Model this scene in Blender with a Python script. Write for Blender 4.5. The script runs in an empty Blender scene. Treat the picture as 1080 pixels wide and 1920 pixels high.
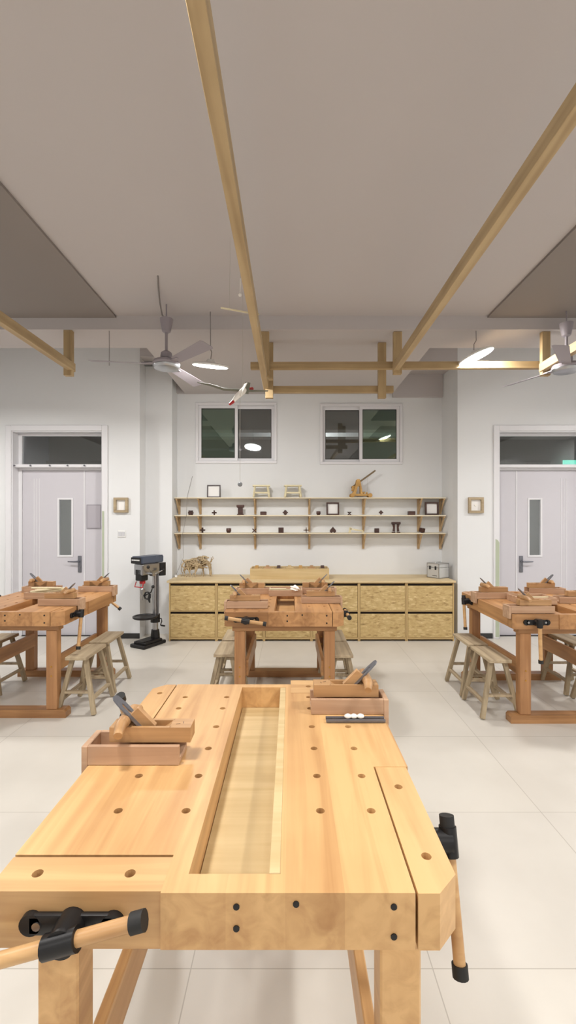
import bpy, bmesh, math, random
from mathutils import Vector, Matrix
from mathutils.geometry import tessellate_polygon
PI = math.pi
C = bpy.context.scene.collection
scene = bpy.context.scene
# ------------------------------------------------------------------ camera, world, exposure
F, CX, CY, EYE = 850.0, 545.0, 972.0, 1.49          # focal length in pixels, vanishing point, eye height
cd = bpy.data.cameras.new('camera'); cam = bpy.data.objects.new('camera', cd); C.objects.link(cam)
cam.location = (0, 0, EYE); cam.rotation_euler = (PI/2, 0, 0)
cd.sensor_fit = 'VERTICAL'; cd.sensor_height = 36; cd.lens = F/1920*36
cd.shift_x = -(CX-540)/1920; cd.shift_y = (CY-960)/1920; cd.clip_start = .02
scene.camera = cam
w = bpy.data.worlds.new('world'); scene.world = w; w.use_nodes = True
w.node_tree.nodes['Background'].inputs[0].default_value = (.02, .025, .03, 1)
w.node_tree.nodes['Background'].inputs[1].default_value = 1
vs = scene.view_settings
vs.view_transform = 'Standard'; vs.look = 'None'; vs.gamma = 1; vs.exposure = 0.0
LAMP_W = 35.0
LAMPS = [(-.70, 3.95, 2.823, .23, .10, 1), (1.66, 4.06, 2.945, -.02, -.38, 1),
         (-3.15, 4.1, 2.89, 0, 0, 1), (4.05, 4.1, 2.89, 0, 0, 1),
         (-2.9, 1.1, 2.89, 0, 0, 1), (-.7, .95, 2.89, 0, 0, 1), (1.7, .95, 2.89, 0, 0, 1), (3.9, 1.1, 2.89, 0, 0, 1),
         (-2.3, -1.6, 2.89, 0, 0, 1), (.4, -1.6, 2.89, 0, 0, 1), (3.0, -1.6, 2.89, 0, 0, 1)]

def P(px, py, D): return Vector(((px-CX)*D/F, D, EYE-(py-CY)*D/F))
def G(px, py, z):
    D = (EYE-z)*F/(py-CY); return Vector(((px-CX)*D/F, D, z))
# ------------------------------------------------------------------ materials
def srgb(r, g, b):
    f = lambda c: (c/255/12.92 if c/255 <= .04045 else ((c/255+.055)/1.055)**2.4)
    return (f(r), f(g), f(b), 1)
MATS = {}
def plain(name, col, rough=.6, metal=0.0, bump=0.0, vary=.0, nscale=8, emit=None, estr=0):
    if name in MATS: return MATS[name]
    m = bpy.data.materials.new(name); m.use_nodes = True; nt = m.node_tree
    b = nt.nodes['Principled BSDF']
    b.inputs['Base Color'].default_value = col
    b.inputs['Roughness'].default_value = rough; b.inputs['Metallic'].default_value = metal
    tc = nt.nodes.new('ShaderNodeTexCoord'); nz = nt.nodes.new('ShaderNodeTexNoise')
    nz.inputs['Scale'].default_value = nscale; nz.inputs['Detail'].default_value = 5
    nt.links.new(tc.outputs['Object'], nz.inputs['Vector'])
    mx = nt.nodes.new('ShaderNodeMix'); mx.data_type = 'RGBA'
    v = max(vary, .015)
    mx.inputs[6].default_value = tuple(c*(1-v) for c in col[:3])+(1,)
    mx.inputs[7].default_value = tuple(min(1, c*(1+v)) for c in col[:3])+(1,)
    nt.links.new(nz.outputs['Fac'], mx.inputs[0]); nt.links.new(mx.outputs[2], b.inputs['Base Color'])
    if bump:
        bp = nt.nodes.new('ShaderNodeBump'); bp.inputs['Strength'].default_value = bump; bp.inputs['Distance'].default_value = .004
        nt.links.new(nz.outputs['Fac'], bp.inputs['Height']); nt.links.new(bp.outputs[0], b.inputs['Normal'])
    if emit:
        b.inputs['Emission Color'].default_value = emit; b.inputs['Emission Strength'].default_value = estr
    MATS[name] = m; return m
def wood(name, c1, c2, axis='X', rough=.45, sc=1.0, planks=0.0):
    if name in MATS: return MATS[name]
    m = bpy.data.materials.new(name); m.use_nodes = True; nt = m.node_tree; N = nt.nodes; L = nt.links
    b = N['Principled BSDF']; b.inputs['Roughness'].default_value = rough
    tc = N.new('ShaderNodeTexCoord'); mp = N.new('ShaderNodeMapping')
    s = [22*sc]*3; s['XYZ'.index(axis)] = 1.3*sc; mp.inputs['Scale'].default_value = s
    oi = N.new('ShaderNodeObjectInfo'); vm = N.new('ShaderNodeVectorMath'); vm.operation = 'SCALE'
    cb = N.new('ShaderNodeCombineXYZ')
    for i in range(3): L.new(oi.outputs['Random'], cb.inputs[i])
    vm.inputs['Scale'].default_value = 9; L.new(cb.outputs[0], vm.inputs[0]); L.new(vm.outputs[0], mp.inputs['Location'])
    L.new(tc.outputs['Object'], mp.inputs['Vector'])
    n1 = N.new('ShaderNodeTexNoise'); n1.inputs['Scale'].default_value = 1; n1.inputs['Detail'].default_value = 6; n1.inputs['Distortion'].default_value = .8
    L.new(mp.outputs[0], n1.inputs['Vector'])
    n2 = N.new('ShaderNodeTexNoise'); n2.inputs['Scale'].default_value = 4; n2.inputs['Detail'].default_value = 3
    L.new(tc.outputs['Object'], n2.inputs['Vector'])
    ad = N.new('ShaderNodeMath'); ad.operation = 'MULTIPLY_ADD'; ad.inputs[1].default_value = .35; 
    L.new(n2.outputs['Fac'], ad.inputs[0]); L.new(n1.outputs['Fac'], ad.inputs[2])
    last = ad
    if planks:
        sp = N.new('ShaderNodeSeparateXYZ'); L.new(tc.outputs['Object'], sp.inputs[0])
        q = N.new('ShaderNodeMath'); q.operation = 'MULTIPLY'; q.inputs[1].default_value = 1/planks; L.new(sp.outputs['X' if axis != 'X' else 'Y'], q.inputs[0])
        fl = N.new('ShaderNodeMath'); fl.operation = 'FLOOR'; L.new(q.outputs[0], fl.inputs[0])
        wn = N.new('ShaderNodeTexWhiteNoise'); wn.noise_dimensions = '1D'; L.new(fl.outputs[0], wn.inputs['W'])
        a2 = N.new('ShaderNodeMath'); a2.operation = 'MULTIPLY_ADD'; a2.inputs[1].default_value = .22
        L.new(wn.outputs['Value'], a2.inputs[0]); L.new(ad.outputs[0], a2.inputs[2]); last = a2
    cr = N.new('ShaderNodeValToRGB'); cr.color_ramp.elements[0].position = .42; cr.color_ramp.elements[1].position = .95
    cr.color_ramp.elements[0].color = c1; cr.color_ramp.elements[1].color = c2
    L.new(last.outputs[0], cr.inputs[0]); L.new(cr.outputs[0], b.inputs['Base Color'])
    bp = N.new('ShaderNodeBump'); bp.inputs['Strength'].default_value = .12; bp.inputs['Distance'].default_value = .002
    L.new(n1.outputs['Fac'], bp.inputs['Height']); L.new(bp.outputs[0], b.inputs['Normal'])
    MATS[name] = m; return m
def osb():
    m = bpy.data.materials.new('osb'); m.use_nodes = True; nt = m.node_tree; N = nt.nodes; L = nt.links
    b = N['Principled BSDF']; b.inputs['Roughness'].default_value = .6
    tc = N.new('ShaderNodeTexCoord'); oi = N.new('ShaderNodeObjectInfo')
    ad = N.new('ShaderNodeVectorMath'); ad.operation = 'ADD'
    cb = N.new('ShaderNodeCombineXYZ'); ml = N.new('ShaderNodeMath'); ml.operation = 'MULTIPLY'; ml.inputs[1].default_value = 30
    L.new(oi.outputs['Random'], ml.inputs[0])
    for i in range(3): L.new(ml.outputs[0], cb.inputs[i])
    L.new(tc.outputs['Object'], ad.inputs[0]); L.new(cb.outputs[0], ad.inputs[1])
    facs = []
    for k, (rot, s) in enumerate([(.5, (22, 22, 60)), (-.8, (24, 24, 70)), (.1, (18, 18, 50))]):
        mp = N.new('ShaderNodeMapping'); mp.inputs['Rotation'].default_value = (0, rot, 0); mp.inputs['Scale'].default_value = s
        L.new(ad.outputs[0], mp.inputs['Vector'])
        vo = N.new('ShaderNodeTexVoronoi'); vo.inputs['Scale'].default_value = 1; L.new(mp.outputs[0], vo.inputs['Vector'])
        bw = N.new('ShaderNodeRGBToBW'); L.new(vo.outputs['Color'], bw.inputs[0]); facs.append(bw)
    a = N.new('ShaderNodeMath'); a.operation = 'ADD'; L.new(facs[0].outputs[0], a.inputs[0]); L.new(facs[1].outputs[0], a.inputs[1])
    a2 = N.new('ShaderNodeMath'); a2.operation = 'ADD'; L.new(a.outputs[0], a2.inputs[0]); L.new(facs[2].outputs[0], a2.inputs[1])
    a3 = N.new('ShaderNodeMath'); a3.operation = 'MULTIPLY'; a3.inputs[1].default_value = 1/3; L.new(a2.outputs[0], a3.inputs[0])
    cr = N.new('ShaderNodeValToRGB'); e = cr.color_ramp.elements
    e[0].position = .12; e[0].color = srgb(134, 108, 66); e[1].position = .85; e[1].color = srgb(218, 196, 146)
    x = e.new(.35); x.color = srgb(184, 156, 104); x = e.new(.6); x.color = srgb(196, 170, 118)
    L.new(a3.outputs[0], cr.inputs[0]); L.new(cr.outputs[0], b.inputs['Base Color'])
    return m
def tiles():
    m = bpy.data.materials.new('floor_tiles'); m.use_nodes = True; nt = m.node_tree; N = nt.nodes; L = nt.links
    b = N['Principled BSDF']; b.inputs['Roughness'].default_value = .38
    tc = N.new('ShaderNodeTexCoord'); br = N.new('ShaderNodeTexBrick'); br.offset = 0
    br.inputs['Scale'].default_value = 1; br.inputs['Brick Width'].default_value = .8; br.inputs['Row Height'].default_value = .8
    br.inputs['Mortar Size'].default_value = .002
    br.inputs['Color1'].default_value = srgb(208, 203, 194); br.inputs['Color2'].default_value = srgb(205, 200, 192); br.inputs['Mortar'].default_value = srgb(176, 170, 160)
    mp = N.new('ShaderNodeMapping'); mp.inputs['Location'].default_value = (.33, .1, 0)
    L.new(tc.outputs['Object'], mp.inputs[0]); L.new(mp.outputs[0], br.inputs['Vector'])
    nz = N.new('ShaderNodeTexNoise'); nz.inputs['Scale'].default_value = 2.2; nz.inputs['Detail'].default_value = 6; L.new(tc.outputs['Object'], nz.inputs['Vector'])
    mx = N.new('ShaderNodeMix'); mx.data_type = 'RGBA'; mx.blend_type = 'MULTIPLY'; mx.inputs[0].default_value = .5
    cr = N.new('ShaderNodeValToRGB'); cr.color_ramp.elements[0].color = (.86, .85, .84, 1); cr.color_ramp.elements[1].color = (1, 1, 1, 1)
    cr.color_ramp.elements[0].position = .35; cr.color_ramp.elements[1].position = .65
    L.new(nz.outputs['Fac'], cr.inputs[0]); L.new(br.outputs['Color'], mx.inputs[6]); L.new(cr.outputs[0], mx.inputs[7]); L.new(mx.outputs[2], b.inputs['Base Color'])
    return m
def pane(name, tint, refl=.16, gc=(.85, 1, .9, 1)):
    m = bpy.data.materials.new(name); m.use_nodes = True; nt = m.node_tree; N = nt.nodes; L = nt.links
    N.remove(N['Principled BSDF']); out = N['Material Output']
    t = N.new('ShaderNodeBsdfTransparent'); t.inputs[0].default_value = tint
    g = N.new('ShaderNodeBsdfGlossy'); g.inputs['Roughness'].default_value = .02; g.inputs[0].default_value = gc
    mx = N.new('ShaderNodeMixShader'); mx.inputs[0].default_value = refl
    L.new(t.outputs[0], mx.inputs[1]); L.new(g.outputs[0], mx.inputs[2]); L.new(mx.outputs[0], out.inputs[0])
    return m
M = dict(
    wall=plain('white_wall_paint', srgb(224, 225, 226), .85, bump=.06, nscale=3),
    ceil=plain('ceiling_paint', srgb(190, 184, 183), .9, nscale=2),
    grey=plain('dark_grey_ceiling', srgb(138, 130, 126), .9, nscale=2),
    floor=tiles(),
    trim=plain('white_gloss_trim', srgb(222, 221, 224), .45),
    doorw=plain('lilac_white_door_paint', srgb(198, 195, 201), .5),
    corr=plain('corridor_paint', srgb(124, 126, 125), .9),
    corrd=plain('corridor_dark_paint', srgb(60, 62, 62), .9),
    black=plain('black_skirting', srgb(46, 46, 46), .45, vary=.25, nscale=12),
    blackm=plain('black_cast_iron', srgb(30, 29, 30), .4, .3),
    rubber=plain('black_rubber', srgb(26, 25, 24), .6),
    steel=plain('steel', srgb(170, 170, 172), .28, 1),
    dsteel=plain('dark_tool_steel', srgb(118, 119, 126), .35, .7),
    brass=plain('brass', srgb(186, 140, 70), .35, .9),
    bluegrey=plain('slate_blue_enamel', srgb(72, 80, 96), .4),
    red=plain('red_enamel', srgb(170, 34, 38), .4),
    clear=plain('white_plastic', srgb(232, 232, 230), .4),
    fan=plain('fan_grey_enamel', srgb(148, 141, 147), .5),
    paper=plain('white_paper', srgb(236, 234, 232), .8),
    cloth=plain('white_cotton', srgb(238, 234, 226), .95, bump=.4, nscale=60),
    alum=plain('brushed_aluminium', srgb(205, 206, 206), .4, .35, nscale=40),
    osb=osb(),
    film=plain('grey_green_film', srgb(176, 184, 162), .7, vary=.08),
    string=plain('pale_string', srgb(180, 176, 168), .8),
    cord=plain('grey_cord', srgb(128, 122, 120), .7),
    lamp=plain('lamp_diffuser', (1, 1, 1, 1), .5, emit=(1, .985, .96, 1), estr=14),
    exitg=plain('green_exit_light', srgb(60, 200, 160), .5, emit=(.2, 1, .75, 1), estr=1.2),
    glass1=pane('green_night_glass', (.62, .74, .66, 1), .2),
    glass2=pane('clear_night_glass', (.82, .84, .84, 1), .12, (1, 1, 1, 1)),
    bench=wood('beech_orange', srgb(138, 94, 56), srgb(190, 142, 94), 'Y', .42, planks=.11),
    benchx=wood('beech_orange_crosswise', srgb(134, 92, 56), srgb(182, 136, 90), 'X', .42),
    benchz=wood('beech_orange_upright', srgb(136, 92, 56), srgb(182, 134, 90), 'Z', .42),
    pale=wood('beech_lit', srgb(176, 130, 82), srgb(216, 174, 120), 'Y', .4, planks=.11),  # lighter copy of the bench beech: stronger foreground light put into the colour
    palex=wood('beech_pale_lit_crosswise', srgb(176, 132, 86), srgb(214, 174, 122), 'X', .4),  # crosswise grain of that lighter copy; also the pale vice bars
    stool=wood('ash_grey_stool', srgb(138, 120, 96), srgb(194, 176, 146), 'Y', .6),
    stoolz=wood('ash_grey_stool_upright', srgb(132, 116, 92), srgb(184, 166, 136), 'Z', .6),
    beam=wood('pine_beam', srgb(158, 134, 98), srgb(198, 174, 134), 'Y', .6, .7),
    beamx=wood('pine_beam_crosswise', srgb(146, 122, 86), srgb(186, 160, 118), 'X', .6, .7),
    beamz=wood('pine_beam_upright', srgb(150, 126, 90), srgb(190, 164, 122), 'Z', .6, .7),
    tray=wood('pinkish_beech', srgb(166, 130, 102), srgb(202, 168, 138), 'X', .5),
    plane=wood('plane_beech', srgb(154, 114, 74), srgb(198, 156, 110), 'X', .38),
    shelf=wood('shelf_ply', srgb(214, 200, 172), srgb(240, 230, 206), 'X', .55),
    brac=wood('bracket_wood', srgb(164, 132, 92), srgb(204, 176, 136), 'Z', .6),
    counter=wood('counter_ply', srgb(196, 172, 128), srgb(226, 206, 166), 'X', .5, .6),
    carc=plain('carcass_edge', srgb(190, 162, 112), .6),
    gap=plain('carcass_inside_black', srgb(34, 24, 18), .8),
    dark=wood('dark_lacquered_wood', srgb(44, 26, 22), srgb(86, 52, 42), 'X', .4),
    drift=wood('driftwood', srgb(140, 118, 88), srgb(206, 186, 150), 'X', .7),
    crate=wood('yellow_pine', srgb(184, 156, 108), srgb(212, 188, 142), 'X', .5),
    cream=wood('cream_wood', srgb(206, 194, 156), srgb(232, 222, 188), 'X', .6),
    treb=wood('amber_ply', srgb(164, 122, 60), srgb(214, 170, 98), 'X', .5),
    frame=wood('tan_frame_wood', srgb(150, 132, 104), srgb(190, 170, 138), 'X', .6),
    wing=plain('grey_green_wing', srgb(112, 112, 100), .7),
)
# ------------------------------------------------------------------ mesh helpers
class MB:
    def __init__(s): s.bm = bmesh.new()
    def _merge(s, t, mtx=None):
        if mtx is not None: bmesh.ops.transform(t, matrix=mtx, verts=t.verts)
        me = bpy.data.meshes.new('t'); t.to_mesh(me); t.free(); s.bm.from_mesh(me); bpy.data.meshes.remove(me)
    def box(s, c, d, rot=None, bev=.0, seg=1):
        t = bmesh.new(); bmesh.ops.create_cube(t, size=1)
        bmesh.ops.scale(t, vec=d, verts=t.verts)
        if bev: bmesh.ops.bevel(t, geom=list(t.edges), offset=min(bev, min(d)*.45), segments=seg, profile=.6, affect='EDGES')
        m = Matrix.Translation(c)
        if rot is not None: m = m @ (rot if isinstance(rot, Matrix) else Matrix.Rotation(rot, 4, 'Z'))
        s._merge(t, m); return s
    def bb(s, x0, x1, y0, y1, z0, z1, bev=0, seg=1):
        return s.box(((x0+x1)/2, (y0+y1)/2, (z0+z1)/2), (abs(x1-x0), abs(y1-y0), abs(z1-z0)), None, bev, seg)
    def beam(s, a, b, w_, h_, bev=0, roll=0, up=(0, 0, 1)):
        a = Vector(a); b = Vector(b); d = b-a; u = Vector(up)
        z = d.normalized(); x = u.cross(z)
        if x.length < 1e-3: x = Vector((1, 0, 0))
        x.normalize(); y = z.cross(x)
        R = Matrix((x, y, z)).transposed().to_4x4()
        t = bmesh.new(); bmesh.ops.create_cube(t, size=1); bmesh.ops.scale(t, vec=(w_, h_, d.length), verts=t.verts)
        if bev: bmesh.ops.bevel(t, geom=list(t.edges), offset=bev, segments=1, affect='EDGES')
        s._merge(t, Matrix.Translation((a+b)/2) @ R @ Matrix.Rotation(roll, 4, 'Z')); return s
    def tube(s, pts, rad, n=10, flat=1.0, up=None):
        pts = [Vector(p) for p in pts]; N = len(pts)
        if not hasattr(rad, '__len__'): rad = [rad]*N
        rings = []; prev = None
        for i, p in enumerate(pts):
            d = (pts[min(i+1, N-1)]-pts[max(i-1, 0)]).normalized()
            if prev is None:
                u = Vector(up) if up else (Vector((0, 0, 1)) if abs(d.z) < .9 else Vector((1, 0, 0)))
            else: u = prev
            x = (u-d*u.dot(d)).normalized(); y = d.cross(x); prev = x
            rings.append([s.bm.verts.new(p+(x*math.cos(a)*flat+y*math.sin(a))*rad[i]) for a in [2*PI*k/n for k in range(n)]])
        for i in range(N-1):
            for k in range(n): s.bm.faces.new((rings[i][k], rings[i][(k+1) % n], rings[i+1][(k+1) % n], rings[i+1][k]))
        s.bm.faces.new(rings[0][::-1]); s.bm.faces.new(rings[-1]); return s
    def cyl(s, a, b, r, r1=None, n=20): return s.tube([a, b], [r, r if r1 is None else r1], n)
    def ball(s, c, r, u=16):
        t = bmesh.new(); bmesh.ops.create_uvsphere(t, u_segments=u, v_segments=max(6, u*2//3), radius=1)
        rr = r if hasattr(r, '__len__') else (r, r, r)
        bmesh.ops.scale(t, vec=rr, verts=t.verts); s._merge(t, Matrix.Translation(c)); return s
    def lathe(s, prof, c=(0, 0, 0), n=28, mtx=None):
        t = bmesh.new(); rings = []
        for r, z in prof: rings.append([t.verts.new((r*math.cos(2*PI*k/n), r*math.sin(2*PI*k/n), z)) for k in range(n)])
        for i in range(len(rings)-1):
            for k in range(n): t.faces.new((rings[i][k], rings[i][(k+1) % n], rings[i+1][(k+1) % n], rings[i+1][k]))
        t.faces.new(rings[0][::-1]); t.faces.new(rings[-1])
        m = Matrix.Translation(c)
        if mtx is not None: m = m @ mtx
        s._merge(t, m); return s
    def prism(s, pts, h, mtx=None, holes=None, hd=None):
        """polygon pts (x,y) extruded from z=0 to z=h; holes go right through or hd deep with a floor"""
        t = bmesh.new(); loops = [pts]+(holes or [])
        tris = tessellate_polygon([[Vector((x, y, 0)) for x, y in lp] for lp in loops])
        flat = [p for lp in loops for p in lp]
        top = [t.verts.new((x, y, h)) for x, y in flat]
        for tr in tris:
            try: t.faces.new([top[i] for i in tr])
            except ValueError: pass
        k = 0
        under = []; uv = []                       # loops that reach the underside
        for li, lp in enumerate(loops):
            through = li == 0 or hd is None or hd[li-1] is None
            zb = 0 if through else h-hd[li-1]
            bot = [t.verts.new((x, y, zb)) for x, y in lp]; n = len(lp)
            for i in range(n): t.faces.new((top[k+i], top[k+(i+1) % n], bot[(i+1) % n], bot[i]))
            if through: under.append(lp); uv += bot
            else: t.faces.new(bot)
            k += n
        for tr in tessellate_polygon([[Vector((x, y, 0)) for x, y in lp] for lp in under]):
            try: t.faces.new([uv[i] for i in tr])
            except ValueError: pass
        bmesh.ops.recalc_face_normals(t, faces=t.faces)
        s._merge(t, mtx); return s
    def build(s, name, mat, parent=None, smooth=False, loc=(0, 0, 0), rz=0, label=None):
        bmesh.ops.recalc_face_normals(s.bm, faces=s.bm.faces)
        me = bpy.data.meshes.new(name); s.bm.to_mesh(me); s.bm.free()
        if smooth:
            for p in me.polygons: p.use_smooth = True
            try: me.set_sharp_from_angle(angle=math.radians(40))
            except Exception: pass
        me.materials.append(mat)
        o = bpy.data.objects.new(name, me); C.objects.link(o)
        if parent: o.parent = parent
        o.location = loc; o.rotation_euler = (0, 0, rz)
        if label: o['label'] = label
        return o
def tag(o, label, cat, group=None):
    o['label'] = label; o['category'] = cat
    if group: o['group'] = group
    return o
def thing(name, label, cat, loc=(0, 0, 0), rz=0, group=None):
    o = bpy.data.objects.new(name, None); C.objects.link(o); o.empty_display_size = .05
    o.location = loc; o.rotation_euler = (0, 0, rz); return tag(o, label, cat, group)
def struct(o): o['kind'] = 'structure'; return o
def sempty(name):
    o = bpy.data.objects.new(name, None); C.objects.link(o); return struct(o)
def dup(root, loc, rz=0, label=None, group=None):
    def cp(o, par):
        c = o.copy(); C.objects.link(c)
        if par: c.parent = par
        for ch in list(o.children): cp(ch, c)
        return c
    r = cp(root, None); r.location = loc; r.rotation_euler = (0, 0, rz)
    if label: r['label'] = label
    if group: r['group'] = group
    return r
def recenter(o, base):  # move the origin of a world-built mesh onto its base point
    base = Vector(base); o.data.transform(Matrix.Translation(-base)); o.location = base; return o

# ------------------------------------------------------------------ room shell
XL, XR, YF, YD, YB = -4.6, 4.9, -3.2, 5.63, 6.12     # side walls, wall behind, door wall, recess wall
DT = .17                                              # door wall thickness
ZC = 3.62
m = MB(); m.bb(XL-.2, XR+.2, YF-.2, 9.2, -.1, 0); struct(m.build('floor', M['floor']))
# ceiling in front of the cross beam, side bays behind it, lower middle soffit
m = MB(); m.bb(XL-.2, XR+.2, YF-.2, 4.03, 3.29, 3.8)
m.bb(XL-.2, XR+.2, 4.47, YD+DT, ZC, 3.8)
m.bb(-1.93, 2.1, YD+DT, YB+.1, ZC, 3.8); m.bb(1.37, 2.073, YD, YB-.05, 3.42, ZC); m.bb(-1.874, -1.42, YD, YB-.05, 3.5, ZC)
struct(m.build('ceiling', M['ceil']))
m = MB(); m.bb(XL, XR, 4.03, 4.47, 3.17, 3.8); m.bb(-1.42, 1.37, 4.47, YB+.0, 3.17, 3.8)
m.bb(-1.53, -1.42, YB-.05, YB, 3.17, ZC); m.bb(1.37, 2.04, YB-.05, YB, 3.12, ZC); struct(m.build('trim_1', M['ceil']))
m = MB(); m.bb(XL, -1.55, YF, 4.03, 3.272, 3.29); struct(m.build('trim_2', M['grey']))  # thin sheets over the side ceiling, evenly darker grey than the rest
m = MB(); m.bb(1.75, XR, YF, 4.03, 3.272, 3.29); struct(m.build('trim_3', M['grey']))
m = MB(); m.bb(XL-.2, XL, YF, YD+DT, 0, 3.8); struct(m.build('wall_left', M['wall']))
m = MB(); m.bb(XR, XR+.2, YF, YD+DT, 0, 3.8); struct(m.build('wall_right', M['wall']))
m = MB(); m.bb(XL-.2, XR+.2, YF-.2, YF, 0, 3.8); struct(m.build('wall_front', M['wall']))
LX0, LX1, ZT = -3.465, -2.338, 2.576                  # left door opening
RX0, RX1 = 2.585, 3.712
m = MB(); m.bb(XL, LX0, YD, YD+DT, 0, ZC); m.bb(LX1, -1.874, YD, YD+DT, 0, ZC); m.bb(LX0, LX1, YD, YD+DT, ZT, ZC)
m.bb(-1.93, -1.874, YD+DT, YB+.1, 0, ZC); m.bb(-1.874, -1.53, 5.85, YB+.1, 0, ZC)
struct(m.build('wall_back_left', M['wall']))
m = MB(); m.bb(2.073, RX0, YD, YD+DT, 0, ZC); m.bb(RX1, XR, YD, YD+DT, 0, ZC); m.bb(RX0, RX1, YD, YD+DT, ZT, ZC)
m.prism([(2.073, YD+DT), (2.2, YD+DT), (2.2, YB+.1), (2.04, YB+.1), (2.04, YB)], ZC)
struct(m.build('wall_back_right', M['wall']))
# recess wall with two window holes
WIN = []
for (a, b, t_, b_) in ((367, 519, 755, 869), (600, 754, 757, 871)):
    p0 = P(a, b_, YB); p1 = P(b, t_, YB); WIN.append((p0.x, p1.x, p0.z, p1.z))
m = MB(); xs = [-1.53, WIN[0][0], WIN[0][1], WIN[1][0], WIN[1][1], 2.05]
for i in (0, 2, 4): m.bb(xs[i], xs[i+1], YB, YB+.12, 0, ZC)
for wx in WIN: m.bb(wx[0], wx[1], YB, YB+.12, 0, wx[2]); m.bb(wx[0], wx[1], YB, YB+.12, wx[3], ZC)
struct(m.build('wall_back', M['wall']))
for nm, x0, x1 in (('baseboard_left', LX1+.07, -1.874), ('baseboard_right', 2.073, RX0-.08)):
    m = MB(); m.bb(x0, x1, YD-.012, YD, 0, .065, .002); struct(m.build(nm, M['black']))
# corridor behind the doors and windows
m = MB(); m.bb(XL-.2, 6.6, 9.0, 9.2, 0, 3.8); struct(m.build('wall_corridor', M['corr']))
m = MB(); m.bb(XL-.2, XR+.2, YD+DT, 9.0, 3.45, 3.6)
m.bb(XL-.2, -1.93, 6.9, 7.15, 3.0, 3.45); m.bb(-1.93, XR+.2, 6.95, 7.2, 2.85, 3.45)
m.bb(XL-.2, -1.93, 8.0, 8.3, 3.05, 3.45); m.bb(-1.93, XR+.2, 8.1, 8.4, 2.95, 3.45)
for o_ in [m.build('ceiling_corridor', M['corr'])]:
    struct(o_)
m = MB(); m.bb(XL-.2, XR+.2, 8.9, 8.98, 2.3, 2.62); struct(m.build('trim_4', M['corrd']))
pl = bpy.data.lights.new('corridor_light', 'AREA'); pl.energy = 75; pl.size = .6; pl.shape = 'DISK'
for i, x in enumerate((-3.2, .3, 3.4)):
    o = bpy.data.objects.new('corridor_light', pl); C.objects.link(o); o.location = (x, 7.6, 3.4)
# ------------------------------------------------------------------ windows
def window(idx, wx, front_left):
    x0, x1, z0, z1 = wx; root = sempty('window_%d' % idx); root.location = ((x0+x1)/2, YB, z0); ox = (x0+x1)/2
    f = .035
    m = MB()
    for a, b, c, d in ((x0, x1, z1-f, z1), (x0, x1, z0, z0+f), (x0, x0+f, z0+f, z1-f), (x1-f, x1, z0+f, z1-f)):
        m.bb(a-ox, b-ox, -.02, .09, c-z0, d-z0, .003)
    fr = m.build('window_frame', M['trim'], root)
    mid = (x0+x1)/2; s = .04
    for k, (a, b) in enumerate(((x0+f, mid+.02), (mid-.02, x1-f))):
        yy = 0.0 if (k == 0) == front_left else .045
        m = MB(); zz0, zz1 = z0+f, z1-f
        for p, q, c, d in ((a, b, zz1-s, zz1), (a, b, zz0, zz0+s), (a, a+s, zz0+s, zz1-s), (b-s, b, zz0+s, zz1-s)):
            m.bb(p-ox, q-ox, yy, yy+.035, c-z0, d-z0, .003)
        sa = m.build('sash', M['trim'], root)
        m = MB(); m.bb(a+s-ox, b-s-ox, yy+.015, yy+.02, zz0+s-z0, zz1-s-z0)
        m.build('pane', M['glass1' if yy == 0 else 'glass2'], sa)
        m = MB(); w_ = .007
        for p, q, c, d in ((a+s, b-s, zz1-s-w_, zz1-s), (a+s, b-s, zz0+s, zz0+s+w_), (a+s, a+s+w_, zz0+s, zz1-s), (b-s-w_, b-s, zz0+s, zz1-s)):
            m.bb(p-ox, q-ox, yy+.008, yy+.013, c-z0, d-z0)
        m.build('gasket', M['rubber'], sa)
window(1, WIN[0], True); window(2, WIN[1], False)
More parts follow.
